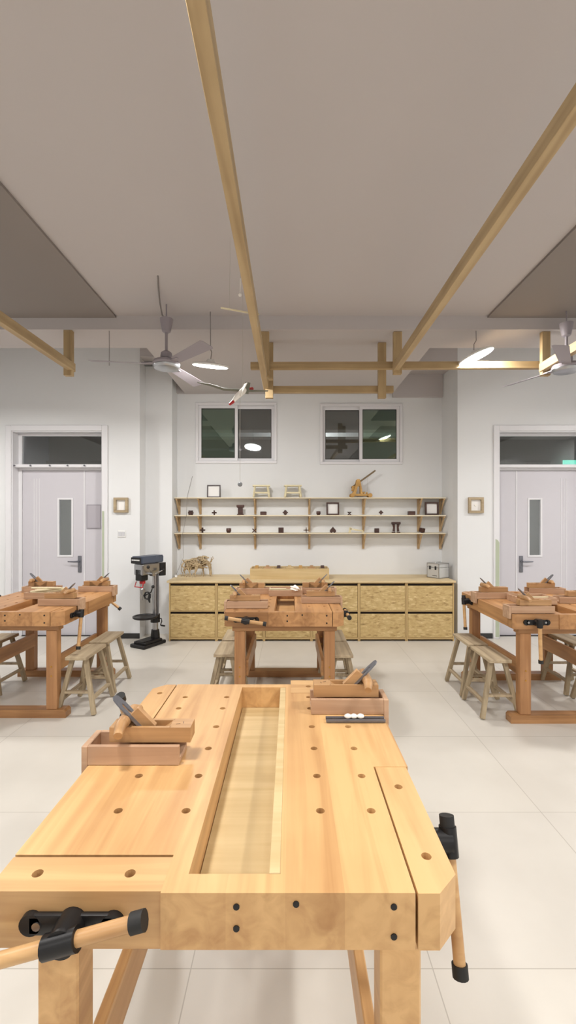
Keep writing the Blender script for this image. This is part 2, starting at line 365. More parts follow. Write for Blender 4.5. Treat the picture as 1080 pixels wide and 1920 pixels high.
# ------------------------------------------------------------------ doors
def door(idx, x0, x1, flip):
    root = sempty('door_%d' % idx); root.location = (x0, YD, 0); W = x1-x0
    fx = (lambda x: W-x) if flip else (lambda x: x)
    def B(m, a, b, *r, **k): m.bb(min(fx(a), fx(b)), max(fx(a), fx(b)), *r, **k)
    m = MB(); cw = .07
    m.bb(-cw, 0.0, -.018, .0, 0, ZT+cw, .004); m.bb(W, W+cw, -.018, 0, 0, ZT+cw, .004); m.bb(0, W, -.018, 0, ZT, ZT+cw, .004)
    m.bb(0, .012, 0, DT, 0, ZT); m.bb(W-.012, W, 0, DT, 0, ZT); m.bb(.012, W-.012, 0, DT, ZT-.012, ZT)
    m.bb(.012, .055, .12, DT, 0, ZT-.012, .002); m.bb(W-.055, W-.012, .12, DT, 0, ZT-.012, .002)
    m.bb(.055, W-.055, .12, DT, ZT-.04, ZT-.012, .002)
    fr = m.build('door_frame', M['trim'], root)
    m = MB(); m.bb(.012, W-.012, .02 if not flip else .04, DT-.01, 2.128, 2.165, .003); m.bb(.055, W-.055, .12, DT, 2.10, 2.128)
    tb = m.build('transom_bar', M['trim'], root)
    if not flip:
        for hx in (.03, .23, .47, .69, .90):
            k = MB(); k.cyl((hx, .02, 2.147), (hx, .004, 2.147), .006, n=10); k.ball((hx, .002, 2.147), .011, 10); k.build('hook', M['dsteel'], tb, True)
    m = MB(); m.bb(.055, W-.055, .14, .146, 2.165, ZT-.04); m.build('transom_glass', M['glass2'], root)
    # leaves: big one, and a narrow fixed one.  measured from the hinge side (fx mirrors)
    split = .838
    y0, y1 = .135, .165
    gx0, gx1, gz0, gz1 = .50, .70, 1.0, 1.75
    if flip: gx0, gx1 = .515, .70
    m = MB()
    B(m, .058, gx0, y0, y1, .008, 2.098); B(m, gx1, split, y0, y1, .008, 2.098)
    B(m, gx0, gx1, y0, y1, .008, gz0); B(m, gx0, gx1, y0, y1, gz1, 2.098)
    leaf = m.build('door_leaf', M['doorw'], root)
    m = MB()
    for a in (.20, .235, .27): B(m, a, a+.008, y0-.004, y0, .05, 2.0, bev=.002)
    m.build('moulding', M['trim'], leaf)
    m = MB(); b_ = .022
    B(m, gx0, gx0+b_, y0-.008, y1, gz0, gz1, bev=.002); B(m, gx1-b_, gx1, y0-.008, y1, gz0, gz1, bev=.002)
    B(m, gx0+b_, gx1-b_, y0-.008, y1, gz0, gz0+b_, bev=.002); B(m, gx0+b_, gx1-b_, y0-.008, y1, gz1-b_, gz1, bev=.002)
    m.build('window_bead', M['trim'], leaf)
    m = MB(); B(m, gx0+b_, gx1-b_, y0+.012, y0+.017, gz0+b_, gz1-b_); m.build('vision_glass', M['glass2'], leaf)
    hx = .785; m = MB(); m.box((fx(hx), y0-.006, .91), (.045, .012, .21), None, .005, 2)
    m.cyl((fx(hx), y0, .945), (fx(hx), y0-.05, .945), .011); m.cyl((fx(hx), y0-.012, .865), (fx(hx), y0-.018, .865), .012)
    m.tube([(fx(hx), y0-.05, .945), (fx(hx-.05), y0-.052, .943), (fx(hx-.13), y0-.048, .945)], [.011, .010, .008], 10)
    m.build('door_handle', M['dsteel'], leaf, True)
    m = MB(); B(m, split+.004, W-.058, y0, y1, .008, 2.098); l2 = m.build('side_leaf', M['doorw'], root)
    m = MB(); B(m, split-.004, split+.012, y0-.006, y0, .008, 2.098, bev=.002); m.build('astragal', M['trim'], l2)
    m = MB(); m.bb(.06, W-.06, .1, .17, 0, .008); m.build('threshold', M['rubber'], root)
    if not flip:
        m = MB(); a, b, c, d = split+.035, W-.03-.035, 1.36, 1.665
        m.bb(a, b, y0-.012, y0-.001, c, d, .002); fp = m.build('notice_frame', plain('frame_grey', srgb(150, 146, 152), .5), l2)
        m = MB(); m.bb(a+.012, b-.012, y0-.0135, y0-.012, c+.012, d-.012); m.build('notice_sheet', plain('notice_grey', srgb(172, 167, 174), .6), fp)
        m = MB(); m.bb(W+.004, W+.03, -.0205, -.0185, .75, 1.58); m.build('protective_film', M['film'], fr)
    else:
        m = MB(); m.prism([(-.05, 0), (-.002, 0), (-.002, 1.17), (-.02, 1.2), (-.05, 1.215)], .002, Matrix.Translation((0, -.0185, .02)) @ Matrix.Rotation(PI/2, 4, 'X'))
        m.build('protective_film', M['film'], fr)
door(1, LX0, LX1, False); door(2, RX0, RX1, True)
m = MB(); p = P(1068, 869, 8.88); m.box(p, (.26, .03, .13), None, .004); e = m.build('exit_light', M['exitg']); recenter(e, p)
tag(e, 'small green light glowing in the corridor behind the right door transom', 'exit light')

# ------------------------------------------------------------------ cabinets and counter
CF, CB = 5.50, YB-.004; CX0 = -1.477; CXW = (1.985+1.477)/6; CH = .71
names = ['first from the left, beside the drill press', 'second from the left, below the driftwood bull', 'third from left, behind the middle bench',
         'fourth from left, behind the middle bench', 'fifth from the left, between middle and right benches', 'last on the right, below the silver case']
def cabinet():
    t = thing('cabinet', '', 'cabinet', (0, 0, 0))
    W_ = CXW-.002; D_ = CB-CF
    m = MB(); m.bb(0, .014, 0, D_, .0, CH); m.bb(W_-.014, W_, 0, D_, 0, CH); m.bb(.014, W_-.014, .02, D_, 0.03, .044)
    m.bb(.014, W_-.014, .02, D_, CH-.014, CH); m.bb(.014, W_-.014, .004, D_, .358, .37); m.bb(.014, W_-.014, D_-.01, D_, .044, CH-.014)
    m.bb(.014, W_-.014, 0, .014, .022, .044)
    m.build('carcass', M['carc'], t)
    m = MB(); m.bb(.016, W_-.016, .03, .04, .046, .355); m.bb(.016, W_-.016, .03, .04, .372, CH-.016); m.build('inner_panel', M['gap'], t)
    for z0, z1 in ((.046, .33), (.372, .672)):
        m = MB(); m.bb(.017, W_-.017, .002, .018, z0, z1, .0015); m.build('door', M['osb'], t)
    return t
cab = None
for i in range(6):
    l = 'low cabinet with two flake board doors, '+names[i]
    x = CX0+i*CXW
    if cab is None: cab = cabinet(); cab.location = (x, CF, 0); cab['label'] = l; cab['group'] = 'flake board cabinets along the back wall'
    else: dup(cab, (x, CF, 0), 0, l, 'flake board cabinets along the back wall')
m = MB(); m.bb(-1.50, 2.0, CF-.015, YB-.002, CH, CH+.024, .002); ct = m.build('countertop', M['counter']); recenter(ct, (.25, 5.8, CH))
tag(ct, 'long pale plywood worktop running over the row of flake board cabinets', 'countertop')
ZK = CH+.024
# ------------------------------------------------------------------ wall shelves
SD = .20; SX0, SX1 = P(333, 0, YB).x+.005, 2.03
SZ = [1.765, 1.533, 1.30]
SL = ['top pale shelf on the back wall, carrying the two toy stools', 'middle pale shelf on the back wall, carrying dark puzzles and two frames', 'lowest pale shelf on the back wall, with the pale wooden bar']
for z, l in zip(SZ, SL):
    t = thing('wall_shelf', l, 'shelf', ((SX0+SX1)/2, YB, z-.014), 0, 'three long shelves on the back wall'); cx = (SX0+SX1)/2
    m = MB(); m.bb(SX0-cx, SX1-cx, -SD, -.001, 0, .014, .001); m.build('shelf_board', M['shelf'], t)
    for px in (334, 375.5, 478.5, 580, 681.5, 785, 826):
        x = P(px, 0, YB-.03).x-cx; m = MB()
        if px < 340: x += .012
        if px > 820: x = SX1-cx-.015
        m.bb(x-.014, x+.014, -.028, -.001, -.205, -.001, .001)
        m.bb(x-.012, x+.012, -SD+.02, -.028, -.022, -.001, .001)
        m.prism([(-.165, -.022), (-.14, -.022), (-.028, -.165), (-.028, -.195)], .018, Matrix.Translation((x-.009, 0, 0)) @ Matrix(((0, 0, 1, 0), (1, 0, 0, 0), (0, 1, 0, 0), (0, 0, 0, 1))))
        m.build('bracket', M['brac'], t)
YS = YB-.12
def shelf_x(px): return (px-CX)*YS/F
# small stools on the top shelf
def mini_stool(x, label):
    t = thing('toy_stool', label, 'toy stool', (x, YS, SZ[0]), .08, 'toy stools on the top shelf'); a, b, h = .115, .055, .165
    m = MB(); m.box((0, 0, h-.009), (a*2, b*2, .018), None, .003); m.build('seat', M['cream'], t)
    for sx in (-1, 1):
        for sy in (-1, 1):
            m = MB(); m.beam((sx*(a-.03), sy*(b-.02), h-.017), (sx*(a-.012), sy*(b), .004), .02, .02, .002); m.build('leg', M['cream'], t)
    m = MB()
    for sy in (-1, 1): m.box((0, sy*(b-.008), .065), (a*1.62, .010, .018))
    for sx in (-1, 1): m.box((sx*(a-.023), 0, .05), (.010, b*1.5, .018))
    m.build('stretcher', M['cream'], t); return t
mini_stool(shelf_x(490), 'cream toy stool on the top shelf, the left one nearer the hanging ball')
mini_stool(shelf_x(549), 'cream toy stool on the top shelf, the right one nearer the catapult')
def pic_frame(x, y, z, w_, h_, d_, mat, label, tilt=0, inner='paper', name='picture_frame', grp=None, dot=False, bw=.018):
    t = thing(name, label, 'picture frame', (x, y, z), 0, grp)
    m = MB(); m.bb(-w_/2, w_/2, -d_, 0, h_-bw, h_, .002); m.bb(-w_/2, w_/2, -d_, 0, 0, bw, .002)
    m.bb(-w_/2, -w_/2+bw, -d_, 0, bw, h_-bw, .002); m.bb(w_/2-bw, w_/2, -d_, 0, bw, h_-bw, .002); a = m.build('frame_border', mat, t)
    m = MB(); m.bb(-w_/2+bw, w_/2-bw, -.008, -.002, bw, h_-bw); b = m.build('backing', M[inner], t)
    if dot:
        m = MB(); m.cyl((0, -.016, h_*.5), (0, -.006, h_*.5), .014); m.build('ornament', M['cloth'], t)
    if tilt: t.rotation_euler = (tilt, 0, 0)
    return t
DK = M['dark']
pic_frame(shelf_x(400.5), YS+.02, SZ[0], .178, .168, .02, plain('charcoal_frame', srgb(82, 74, 76), .5), 'thin charcoal framed white picture standing at the left of the top shelf', -.06, bw=.014)
pic_frame(shelf_x(624), YS+.02, SZ[1], .168, .168, .03, DK, 'square dark brown frame on the middle shelf between barrel and hourglass puzzles', -.05)
pic_frame(shelf_x(809), YS+.0, SZ[1], .178, .172, .03, DK, 'square dark brown frame at the right end of the middle shelf', -.05, bw=.02)
p = P(228, 961, YD); pic_frame(p.x, YD, p.z, .175, .185, .04, M['frame'], 'square tan box frame hanging on the wall between left door and drill press', inner='paper', bw=.03)
p = P(891, 962, YD); pic_frame(p.x, YD, p.z, .185, .195, .04, M['frame'], 'square tan box frame with a white disc, hanging left of the right door', inner='paper', dot=True, bw=.03)
# light switch
t = thing('light_switch', 'white double light switch on the wall right of the left door', 'light switch', (P(228.5, 1001, YD).x, YD, P(0, 1001, YD).z))
m = MB(); m.box((0, -.005, 0), (.098, .010, .09), None, .003); m.build('switch_plate', M['clear'], t)
for s in (-1, 1):
    m = MB(); m.box((s*.021, -.012, 0), (.038, .006, .055), None, .002); m.build('rocker', plain('switch_grey', srgb(200, 200, 204), .4), t)
# puzzles -----------------------------------------------------------
def puzzle(kind, px, sh, s, label, rz=0):
    x = shelf_x(px); z = SZ[sh]; m = MB(); q = s
    if kind == 'burr':
        for a in (-.26, .26):
            m.box((0, a*q, .5*q), (q, .4*q, .44*q), None, .002); m.box((a*q, 0, .5*q), (.4*q, .44*q, q), None, .002); m.box((0, 0, .5*q+a*q), (.44*q, q, .4*q), None, .002)
    elif kind == 'cross':
        m.box((0, 0, .5*q), (q, .3*q, .3*q), None, .002); m.box((0, 0, .5*q), (.3*q, .3*q, q), None, .002); m.box((0, 0, .5*q), (.3*q, q, .3*q), None, .002)
    elif kind == 'plus':
        m.box((0, 0, .5*q), (q, .16*q, .16*q), None, .001); m.box((0, 0, .5*q), (.16*q, .16*q, q), None, .001); m.box((0, 0, .5*q), (.3*q, .3*q, .3*q), None, .001)
    elif kind == 'tower':
        m.box((0, 0, .06*q), (.62*q, .4*q, .12*q), None, .002); m.box((0, 0, .42*q), (.48*q, .3*q, .62*q), None, .002); m.box((0, 0, .76*q), (.66*q, .42*q, .08*q), None, .002); m.box((0, 0, .9*q), (.74*q, .46*q, .2*q), None, .003)
        for a in (-.15, 0, .15): m.box((a*q, -.16*q, .42*q), (.03*q, .03*q, .6*q))
    elif kind == 'box':
        m.box((0, 0, .3*q), (q, .6*q, .56*q), None, .003); m.box((0, 0, .57*q), (.94*q, .56*q, .05*q), None, .002); m.box((0, -.3*q, .3*q), (.1*q, .03*q, .12*q))
    elif kind == 'drumburr':
        m.box((0, 0, .5*q), (q, .2*q, .2*q), None, .002); m.box((0, 0, .46*q), (.62*q, .5*q, .62*q), None, .003); m.box((0, 0, .85*q), (.36*q, .3*q, .16*q), None, .002); m.box((0, 0, .08*q), (.36*q, .3*q, .16*q), None, .002)
    elif kind == 'barrel':
        m.lathe([(.30*q, 0), (.46*q, .25*q), (.5*q, .5*q), (.46*q, .72*q), (.40*q, .86*q), (.2*q, .9*q)]); 
        m.box((0, 0, .82*q), (.98*q, .2*q, .1*q), None, .002)
    elif kind == 'hourglass':
        m.box((0, 0, .08*q), (.9*q, .5*q, .16*q), None, .002); m.box((0, 0, .72*q), (.9*q, .5*q, .16*q), None, .002)
        m.beam((-.3*q, 0, .12*q), (.3*q, 0, .68*q), .2*q, .2*q); m.beam((.3*q, .0, .12*q), (-.3*q, 0, .68*q), .19*q, .19*q)
    elif kind == 'diamond':
        R = Matrix.Rotation(PI/4, 4, 'Y')
        m.box((0, 0, .54*q), (.62*q, .36*q, .62*q), R, .003); m.box((0, 0, .54*q), (.9*q, .16*q, .16*q), None, .002); m.box((0, 0, .5*q), (.16*q, .16*q, q), None, .002)
    elif kind == 'cube':
        for a in (-.28, 0, .28):
            m.box((a*q, 0, .42*q), (.25*q, .8*q, .84*q), None, .002); 
        m.box((0, 0, .42*q), (.82*q, .76*q, .8*q))
    elif kind == 'heart':
        pts = []
        for k in range(28):
            a = 2*PI*k/28; X_ = 16*math.sin(a)**3; Y_ = 13*math.cos(a)-5*math.cos(2*a)-2*math.cos(3*a)-math.cos(4*a)
            pts.append((X_/34*q, (-Y_+12)/30*q))
        m.prism(pts, .4*q, Matrix.Translation((0, .2*q, 0)) @ Matrix.Rotation(PI/2, 4, 'X'))
    elif kind == 'scissor':
        m.beam((-.42*q, 0, .1*q), (.42*q, 0, .9*q), .22*q, .22*q, .002); m.beam((.42*q, .2*q, .1*q), (-.42*q, .2*q, .9*q), .2*q, .22*q, .002); m.box((0, .1*q, .5*q), (.2*q, .5*q, .2*q))
    elif kind == 'gate':
        m.box((0, 0, .88*q), (.8*q, .36*q, .22*q), None, .003)
        for s_ in (-1, 1):
            m.tube([(s_*.22*q, 0, .8*q), (s_*.17*q, 0, .5*q), (s_*.2*q, 0, .12*q)], [.14*q, .1*q, .12*q], 8); m.box((s_*.23*q, 0, .045*q), (.28*q, .3*q, .09*q), None, .002)
    elif kind == 'tiltcube':
        m.box((0, 0, .5*q), (.8*q, .8*q, .8*q), Matrix.Rotation(.18, 4, 'Y') @ Matrix.Rotation(.5, 4, 'Z'), .003); m.box((0, 0, .05*q), (.5*q, .5*q, .1*q))
    o = m.build('wooden_puzzle', DK, None, kind in ('barrel',), (x, YS-.01, z), rz)
    zmin = min(v.co.z for v in o.data.vertices); o.data.transform(Matrix.Translation((0, 0, -zmin)))
    return tag(o, label, 'wooden puzzle', 'dark wooden puzzles on the shelves')
for a in [('burr', 358, 1, .062, 'dark notched interlocking block puzzle, leftmost on the middle shelf'),
          ('cross', 402, 1, .064, 'small dark cross shaped puzzle on the middle shelf, below the charcoal frame'),
          ('tower', 451, 1, .135, 'tall dark tower puzzle with a wide cap on the middle shelf'),
          ('box', 494, 1, .082, 'flat wide dark box puzzle on the middle shelf below the left toy stool'),
          ('drumburr', 535, 1, .072, 'dark block puzzle with side pegs on the middle shelf below the right toy stool'),
          ('barrel', 597, 1, .058, 'dark round barrel puzzle on the middle shelf, left of the square frame'),
          ('hourglass', 655, 1, .056, 'small dark hourglass shaped puzzle on the middle shelf, right of the square frame'),
          ('diamond', 714, 1, .066, 'dark diamond shaped puzzle standing on its point on the middle shelf'),
          ('box', 771, 1, .092, 'dark box puzzle on the middle shelf beside the right end frame'),
          ('cross', 380, 2, .070, 'dark cross puzzle, leftmost on the lowest shelf'),
          ('barrel', 429, 2, .068, 'dark round barrel puzzle on the lowest shelf'),
          ('scissor', 477, 2, .062, 'dark crossed stick puzzle shaped like an X on the lowest shelf'),
          ('cube', 527, 2, .084, 'reddish dark slatted cube puzzle at the middle of the lowest shelf'),
          ('plus', 574, 2, .070, 'thin dark plus shaped puzzle on the lowest shelf, left of the heart'),
          ('heart', 624, 2, .086, 'dark upside down heart shaped puzzle on the lowest shelf'),
          ('cube', 706, 2, .070, 'dark slatted cube puzzle on the lowest shelf, left of the two-legged puzzle'),
          ('gate', 742, 2, .145, 'tall dark puzzle standing on two legs on the lowest shelf'),
          ('tiltcube', 791, 2, .070, 'dark tilted cube puzzle, rightmost on the lowest shelf')]:
    puzzle(*a)
t = thing('balance_toy', 'pale wooden bar resting on a small upright on the lowest shelf', 'toy', (shelf_x(668), YS, SZ[2]))
m = MB(); m.beam((-.09, 0, .0), (-.075, 0, .07), .02, .03, .002); m.build('upright', M['cream'], t)
m = MB(); m.beam((-.08, 0, .052), (.09, 0, .022), .02, .02, .002); m.box((.088, 0, .010), (.016, .03, .020)); m.build('bar', M['cream'], t)
# catapult -----------------------------------------------------------
t = thing('toy_catapult', 'amber plywood toy catapult with long arm on the right of the top shelf', 'toy catapult', (shelf_x(675), YS, SZ[0]))
m = MB()
for sy in (-.045, .045): m.box((0.01, sy, .035), (.26, .014, .028), None, .002)
for x in (-.10, -.03, .05, .12): m.box((x, 0, .035), (.018, .09, .018))
m.build('base', M['treb'], t)
for x in (-.105, .125):
    for sy in (-.062, .062):
        m = MB(); m.cyl((x, sy-.007, .028), (x, sy+.007, .028), .028, n=24); m.cyl((x, sy-.012, .028), (x, sy+.012, .028), .008, n=10); m.build('wheel', M['treb'], t)
for sy in (-.045, .045):
    m = MB(); m.prism([(-.10, .05), (-.06, .05), (-.035, .15), (-.005, .15), (.0, .05), (.03, .05), (.0, .21), (-.01, .24), (-.045, .24), (-.055, .20)], .012, Matrix.Translation((0, sy+.006, 0)) @ Matrix.Rotation(PI/2, 4, 'X')); m.build('side_frame', M['treb'], t)
m = MB(); m.beam((-.115, 0, .13), (.185, 0, .345), .018, .022, .002); m.box((.19, 0, .350), (.03, .03, .02), Matrix.Rotation(-.6, 4, 'Y'), .002); m.build('throwing_arm', plain('dark_arm_wood', srgb(120, 100, 72), .6), t)
m = MB(); m.cyl((-.025, -.055, .205), (-.025, .055, .205), .006, n=10); m.build('axle', M['treb'], t)
m = MB(); m.box((-.085, 0, .12), (.05, .06, .07), None, .004); m.build('counterweight', M['treb'], t)
m = MB(); m.tube([(.10, 0, .284), (.098, 0, .18), (.095, 0, .07)], .0015, 6); m.build('sling_string', M['string'], t)
m = MB(); m.ball((.09, 0, .06), .014, 10); m.cyl((.05, -.03, .066), (.05, .03, .066), .013, n=12); m.build('winch', M['treb'], t)
# bull ---------------------------------------------------------------
rnd = random.Random(4)
YK = 5.86; bx = (369-CX)*YK/F
m = MB()
def branch(a, b, r, bend=.03, n=5):
    a = Vector(a); b = Vector(b); pts = []; off = Vector((rnd.uniform(-1, 1), rnd.uniform(-1, 1), rnd.uniform(-1, 1)))*bend
    for i in range(n+1):
        u = i/n; pts.append(a.lerp(b, u)+off*math.sin(PI*u)+Vector((rnd.gauss(0, .003), rnd.gauss(0, .003), rnd.gauss(0, .003))))
    m.tube(pts, [r*(1-.45*i/n)*rnd.uniform(.85, 1.15) for i in range(n+1)], 7)
for k in range(24):                       # bent sticks wrapped round the trunk, higher at the shoulder
    x = -.14+.24*k/23; cz = .155+.035*(x+.14)/.24; rz_ = .055+.022*(x+.14)/.24; ry = .05
    a0 = rnd.uniform(0, 2*PI); pts = []
    for j in range(6):
        a = a0+j*.62; pts.append((x+.016*j*rnd.uniform(-1, 1), ry*math.cos(a)*1.1, cz+rz_*math.sin(a)))
    m.tube(pts, [.008*rnd.uniform(.7, 1.3)]*6, 6)
for k in range(16): branch((-.16+rnd.uniform(0, .07), rnd.uniform(-.04, .04), .14+rnd.uniform(-.05, .06)), (.11+rnd.uniform(-.05, .03), rnd.uniform(-.045, .045), .19+rnd.uniform(-.06, .05)), .010, .035)
for lx, ly, fx_ in ((-.14, .035, -.175), (-.10, -.035, -.09), (.02, -.04, -.01), (.06, .035, .075)):
    for q in range(3): branch((lx+rnd.uniform(-.02, .02), ly, .16), (fx_+rnd.uniform(-.010, .010), ly+rnd.uniform(-.008, .008), .07), .014, .014, 3)
    branch((fx_, ly, .085), (fx_+.008, ly, .0), .010, .008, 3); branch((fx_-.015, ly, .05), (fx_-.035, ly, .0), .006, .008, 3)
for q in range(8): branch((.08, rnd.uniform(-.03, .03), .21+rnd.uniform(-.03, .03)), (.165+rnd.uniform(-.01, .015), rnd.uniform(-.02, .02), .15+rnd.uniform(-.03, .04)), .014, .012, 4)
for q in range(6): branch((.16+rnd.uniform(-.01, .01), rnd.uniform(-.025, .025), .17), (.178+rnd.uniform(-.008, .006), rnd.uniform(-.010, .010), .03), .017, .008, 4)
branch((.18, 0, .06), (.185, 0, .004), .014, .004, 3)
for sy in (-1, 1): branch((.165, sy*.02, .18), (.20, sy*.06, .255), .007, .018, 4)
branch((-.16, 0, .19), (-.205, .01, .06), .006, .02, 4)
o = m.build('bull_sculpture', M['drift'], None, True, (bx, YK, ZK)); zm = min(v.co.z for v in o.data.vertices); o.data.transform(Matrix.Translation((0, 0, -zm)))
tag(o, 'driftwood bull with lowered head standing on the left of the plywood worktop', 'sculpture')
# power cable beside shelves
m = MB(); m.tube([(P(361, 0, YB).x, YB-.006, P(0, 893, YB).z), (P(358, 0, YB).x, YB-.23, SZ[0]), (P(357, 0, YB).x, YB-.23, SZ[1]), (P(350, 0, YB).x, YB-.22, SZ[2]), (P(344, 0, 5.9).x, 5.9, P(0, 1045, 5.9).z), (P(330, 0, 5.8).x, 5.8, ZK+.03)], .0022, 6)
t = thing('power_cable', 'thin white cable running down past the shelves to the left worktop end', 'cable', (P(330, 0, 5.8).x, 5.8, ZK)); o = m.build('wire', M['cord'], t); o.matrix_parent_inverse = Matrix.Translation(-Vector(t.location))
m = MB(); m.box((0, 0, .017), (.03, .05, .03), .3, .004); m.build('plug', M['clear'], t)
# tool crate with planes in it
t = thing('tool_crate', 'long open yellow pine crate on the worktop behind the middle bench', 'crate', ((543-CX)*5.75/F, 5.76, ZK))
LW, LD, LH = .98, .28, .135
m = MB(); tt = .015
m.bb(-LW/2, LW/2, -LD/2, -LD/2+tt, 0, LH, .002); m.build('front_board', M['crate'], t)
m = MB(); m.bb(-LW/2, LW/2, LD/2-tt, LD/2, 0, LH, .002); m.build('rear_board', M['crate'], t)
for s in (-1, 1): m = MB(); m.bb(s*LW/2-s*tt, s*LW/2, -LD/2+tt, LD/2-tt, 0, LH, .002); m.build('end_board', M['crate'], t)
m = MB(); m.bb(-LW/2+tt, LW/2-tt, -LD/2+tt, LD/2-tt, 0.0, .012); m.build('bottom_board', M['crate'], t)
for k in range(1, 7): m = MB(); x = -LW/2+k*LW/7; m.bb(x-.005, x+.005, -LD/2+tt, LD/2-tt, .012, LH-.01); m.build('divider', M['crate'], t)
for k in range(7):
    x = -LW/2+(k+.5)*LW/7; o = None
    m = MB(); m.box((0, 0, .0525), (.085, .2, .105), None, .005); m.box((0, .05, .115), (.045, .08, .03), Matrix.Rotation(.3, 4, 'X'), .004)
    if k % 2: m.cyl((-.045, .0, .112), (.045, .0, .112), .013)
    o = m.build('wood_block', (M['plane'], M['treb'], M['crate'], M['dark'])[(k*3+1) % 4], None, False, (t.location.x+x, 5.76, ZK+.013), rnd.uniform(-.06, .06))
    tag(o, 'short wooden plane body lying in a compartment of the yellow pine crate', 'plane body', 'plane bodies in the pine crate')
# silver case
t = thing('equipment_case', 'silver aluminium carrying case with black latches at the right end of the worktop', 'case', ((822-CX)*5.78/F, 5.80, ZK), .55)
w_, d_, h_ = .185, .19, .185
m = MB(); m.bb(-w_/2, w_/2, -d_/2, d_/2, .004, h_*.72, .006); m.build('case_body', M['alum'], t)
m = MB(); m.bb(-w_/2, w_/2, -d_/2, d_/2, h_*.72+.003, h_, .006); lid = m.build('case_lid', M['alum'], t)
m = MB()
for sx in (-1, 1):
    for sy in (-1, 1): m.bb(sx*w_/2-.006*sx, sx*(w_/2+.003), sy*d_/2-.006*sy, sy*(d_/2+.003), 0, h_+.002, .001)
for zz in (.004, h_): 
    for sy in (-1, 1): m.box((0, sy*d_/2, zz), (w_, .006, .006))
    for sx in (-1, 1): m.box((sx*w_/2, 0, zz), (.006, d_, .006))
m.build('edge_profile', M['steel'], t)
for sy in (-1, 1): m = MB(); m.box((-w_/2-.005, sy*.045, h_*.70), (.010, .022, .045), None, .002); m.build('latch', M['blackm'], t)
m = MB(); m.tube([(-.05, 0, h_), (-.045, 0, h_+.018), (.045, 0, h_+.018), (.05, 0, h_)], .005, 8); m.build('carry_handle', M['alum'], t, True)
m = MB()
for k in range(7): m.box((-w_/2-.001, -.06+k*.011, .032), (.002, .007, .007))
m.build('lettering', M['blackm'], t)

# ------------------------------------------------------------------ drill press
dp = thing('drill_press', 'floor standing drill press with slate blue head and black cast base, left of the cabinets', 'drill press', (P(285, 0, 5.4).x, 5.38, 0), .0)
DR = -.50                                        # machine turned so its nose points towards front left
R = Matrix.Rotation(DR, 4, 'Z')
def dbuild(m, name, mat, parent=dp, smooth=False):
    bmesh.ops.transform(m.bm, matrix=R, verts=m.bm.verts); return m.build(name, mat, parent, smooth)
m = MB(); m.box((0, -.05, .02), (.23, .35, .04), None, .008); m.box((0, -.05, .05), (.19, .27, .03), None, .008); m.box((0, -.10, .067), (.12, .16, .008)); dbuild(m, 'base', M['blackm'])
m = MB(); m.lathe([(.055, .06), (.05, .12), (.045, .16)], (0, .06, 0)); dbuild(m, 'column_collar', M['blackm'], smooth=True)
m = MB(); m.cyl((0, .06, .15), (0, .06, .90), .032); dbuild(m, 'column', M['steel'], smooth=True)
m = MB(); m.cyl((.046, .06, .33), (.046, .06, .86), .009); dbuild(m, 'rack', M['dsteel'], smooth=True)
m = MB(); m.lathe([(.125, .325), (.14, .335), (.14, .352), (.118, .352), (.113, .345), (.03, .345)], (0, -.10, 0), 32); m.box((0, -.02, .32), (.07, .16, .03), None, .005); m.lathe([(.055, .25), (.055, .345)], (0, .06, 0)); ta = dbuild(m, 'work_table', M['blackm'], smooth=True)
m = MB(); m.tube([(.05, .06, .30), (.10, .06, .30), (.115, .05, .27), (.125, .02, .235), (.19, .01, .235)], .007, 8); m.cyl((.15, .01, .235), (.2, .01, .235), .010, n=10); dbuild(m, 'crank_handle', M['blackm'], ta, True)
m = MB(); m.box((0, -.07, .90), (.14, .27, .13), None, .015, 2); m.cyl((0, .06, .83), (0, .06, .9), .05); dbuild(m, 'gear_head', M['steel'])
m = MB(); m.box((0, -.15, .84), (.10, .11, .14), None, .01); dbuild(m, 'front_cover', M['blackm'])
m = MB(); m.prism([(-.085, -.23), (.085, -.23), (.09, .0), (.07, .13), (-.07, .13), (-.09, .0)], .085, Matrix.Translation((0, 0, .968))); 
bmesh.ops.bevel(m.bm, geom=list(m.bm.edges), offset=.010, segments=2, affect='EDGES'); bc = dbuild(m, 'belt_cover', M['bluegrey'])
m = MB(); m.box((0, -.236, 1.008), (.158, .012, .07), None, .004); nose = dbuild(m, 'front_panel', M['blackm'])
m = MB()
for k, ww in enumerate((.010, .013, .010, .013, .010, .010, .013, .010)): m.box((-.056+k*.016, -.243, 1.013), (ww, .002, .014))
dbuild(m, 'lettering', M['clear'], nose)
m = MB(); m.cyl((.0, .15, .80), (.0, .15, .955), .06); dbuild(m, 'motor', M['blackm'], smooth=True)
m = MB(); m.cyl((0, -.14, .735), (0, -.14, .78), .034); dbuild(m, 'depth_ring', M['red'], smooth=True)
m = MB(); m.lathe([(.014, .60), (.022, .63), (.024, .67), (.016, .68), (.016, .74)], (0, -.14, 0), 20); m.cyl((0, -.14, .54), (0, -.14, .61), .004, n=8); dbuild(m, 'chuck', M['steel'], smooth=True)
m = MB(); m.tube([(.06, -.18, .76), (.065, -.20, .70), (-.06, -.20, .70), (-.055, -.18, .76)], .006, 8); dbuild(m, 'chuck_guard', M['red'], smooth=True)
m = MB(); m.cyl((.07, -.08, .84), (.12, -.08, .84), .022); fh = dbuild(m, 'feed_hub', M['steel'], smooth=True)
for a in (.3, .3+2*PI/3, .3+4*PI/3):
    dy, dz = math.cos(a)*.13, math.sin(a)*.13
    m = MB(); m.cyl((.11, -.08, .84), (.135, -.08+dy, .84+dz), .006, n=8); fa = dbuild(m, 'feed_arm', M['steel'], smooth=True)
    m = MB(); m.ball((.137, -.08+dy*1.08, .84+dz*1.08), .019, 12); dbuild(m, 'feed_knob', M['rubber'], fa, True)
m = MB(); pts = [(-.05, .12, .80), (-.06, .10, .70), (-.07, .06, .60)]
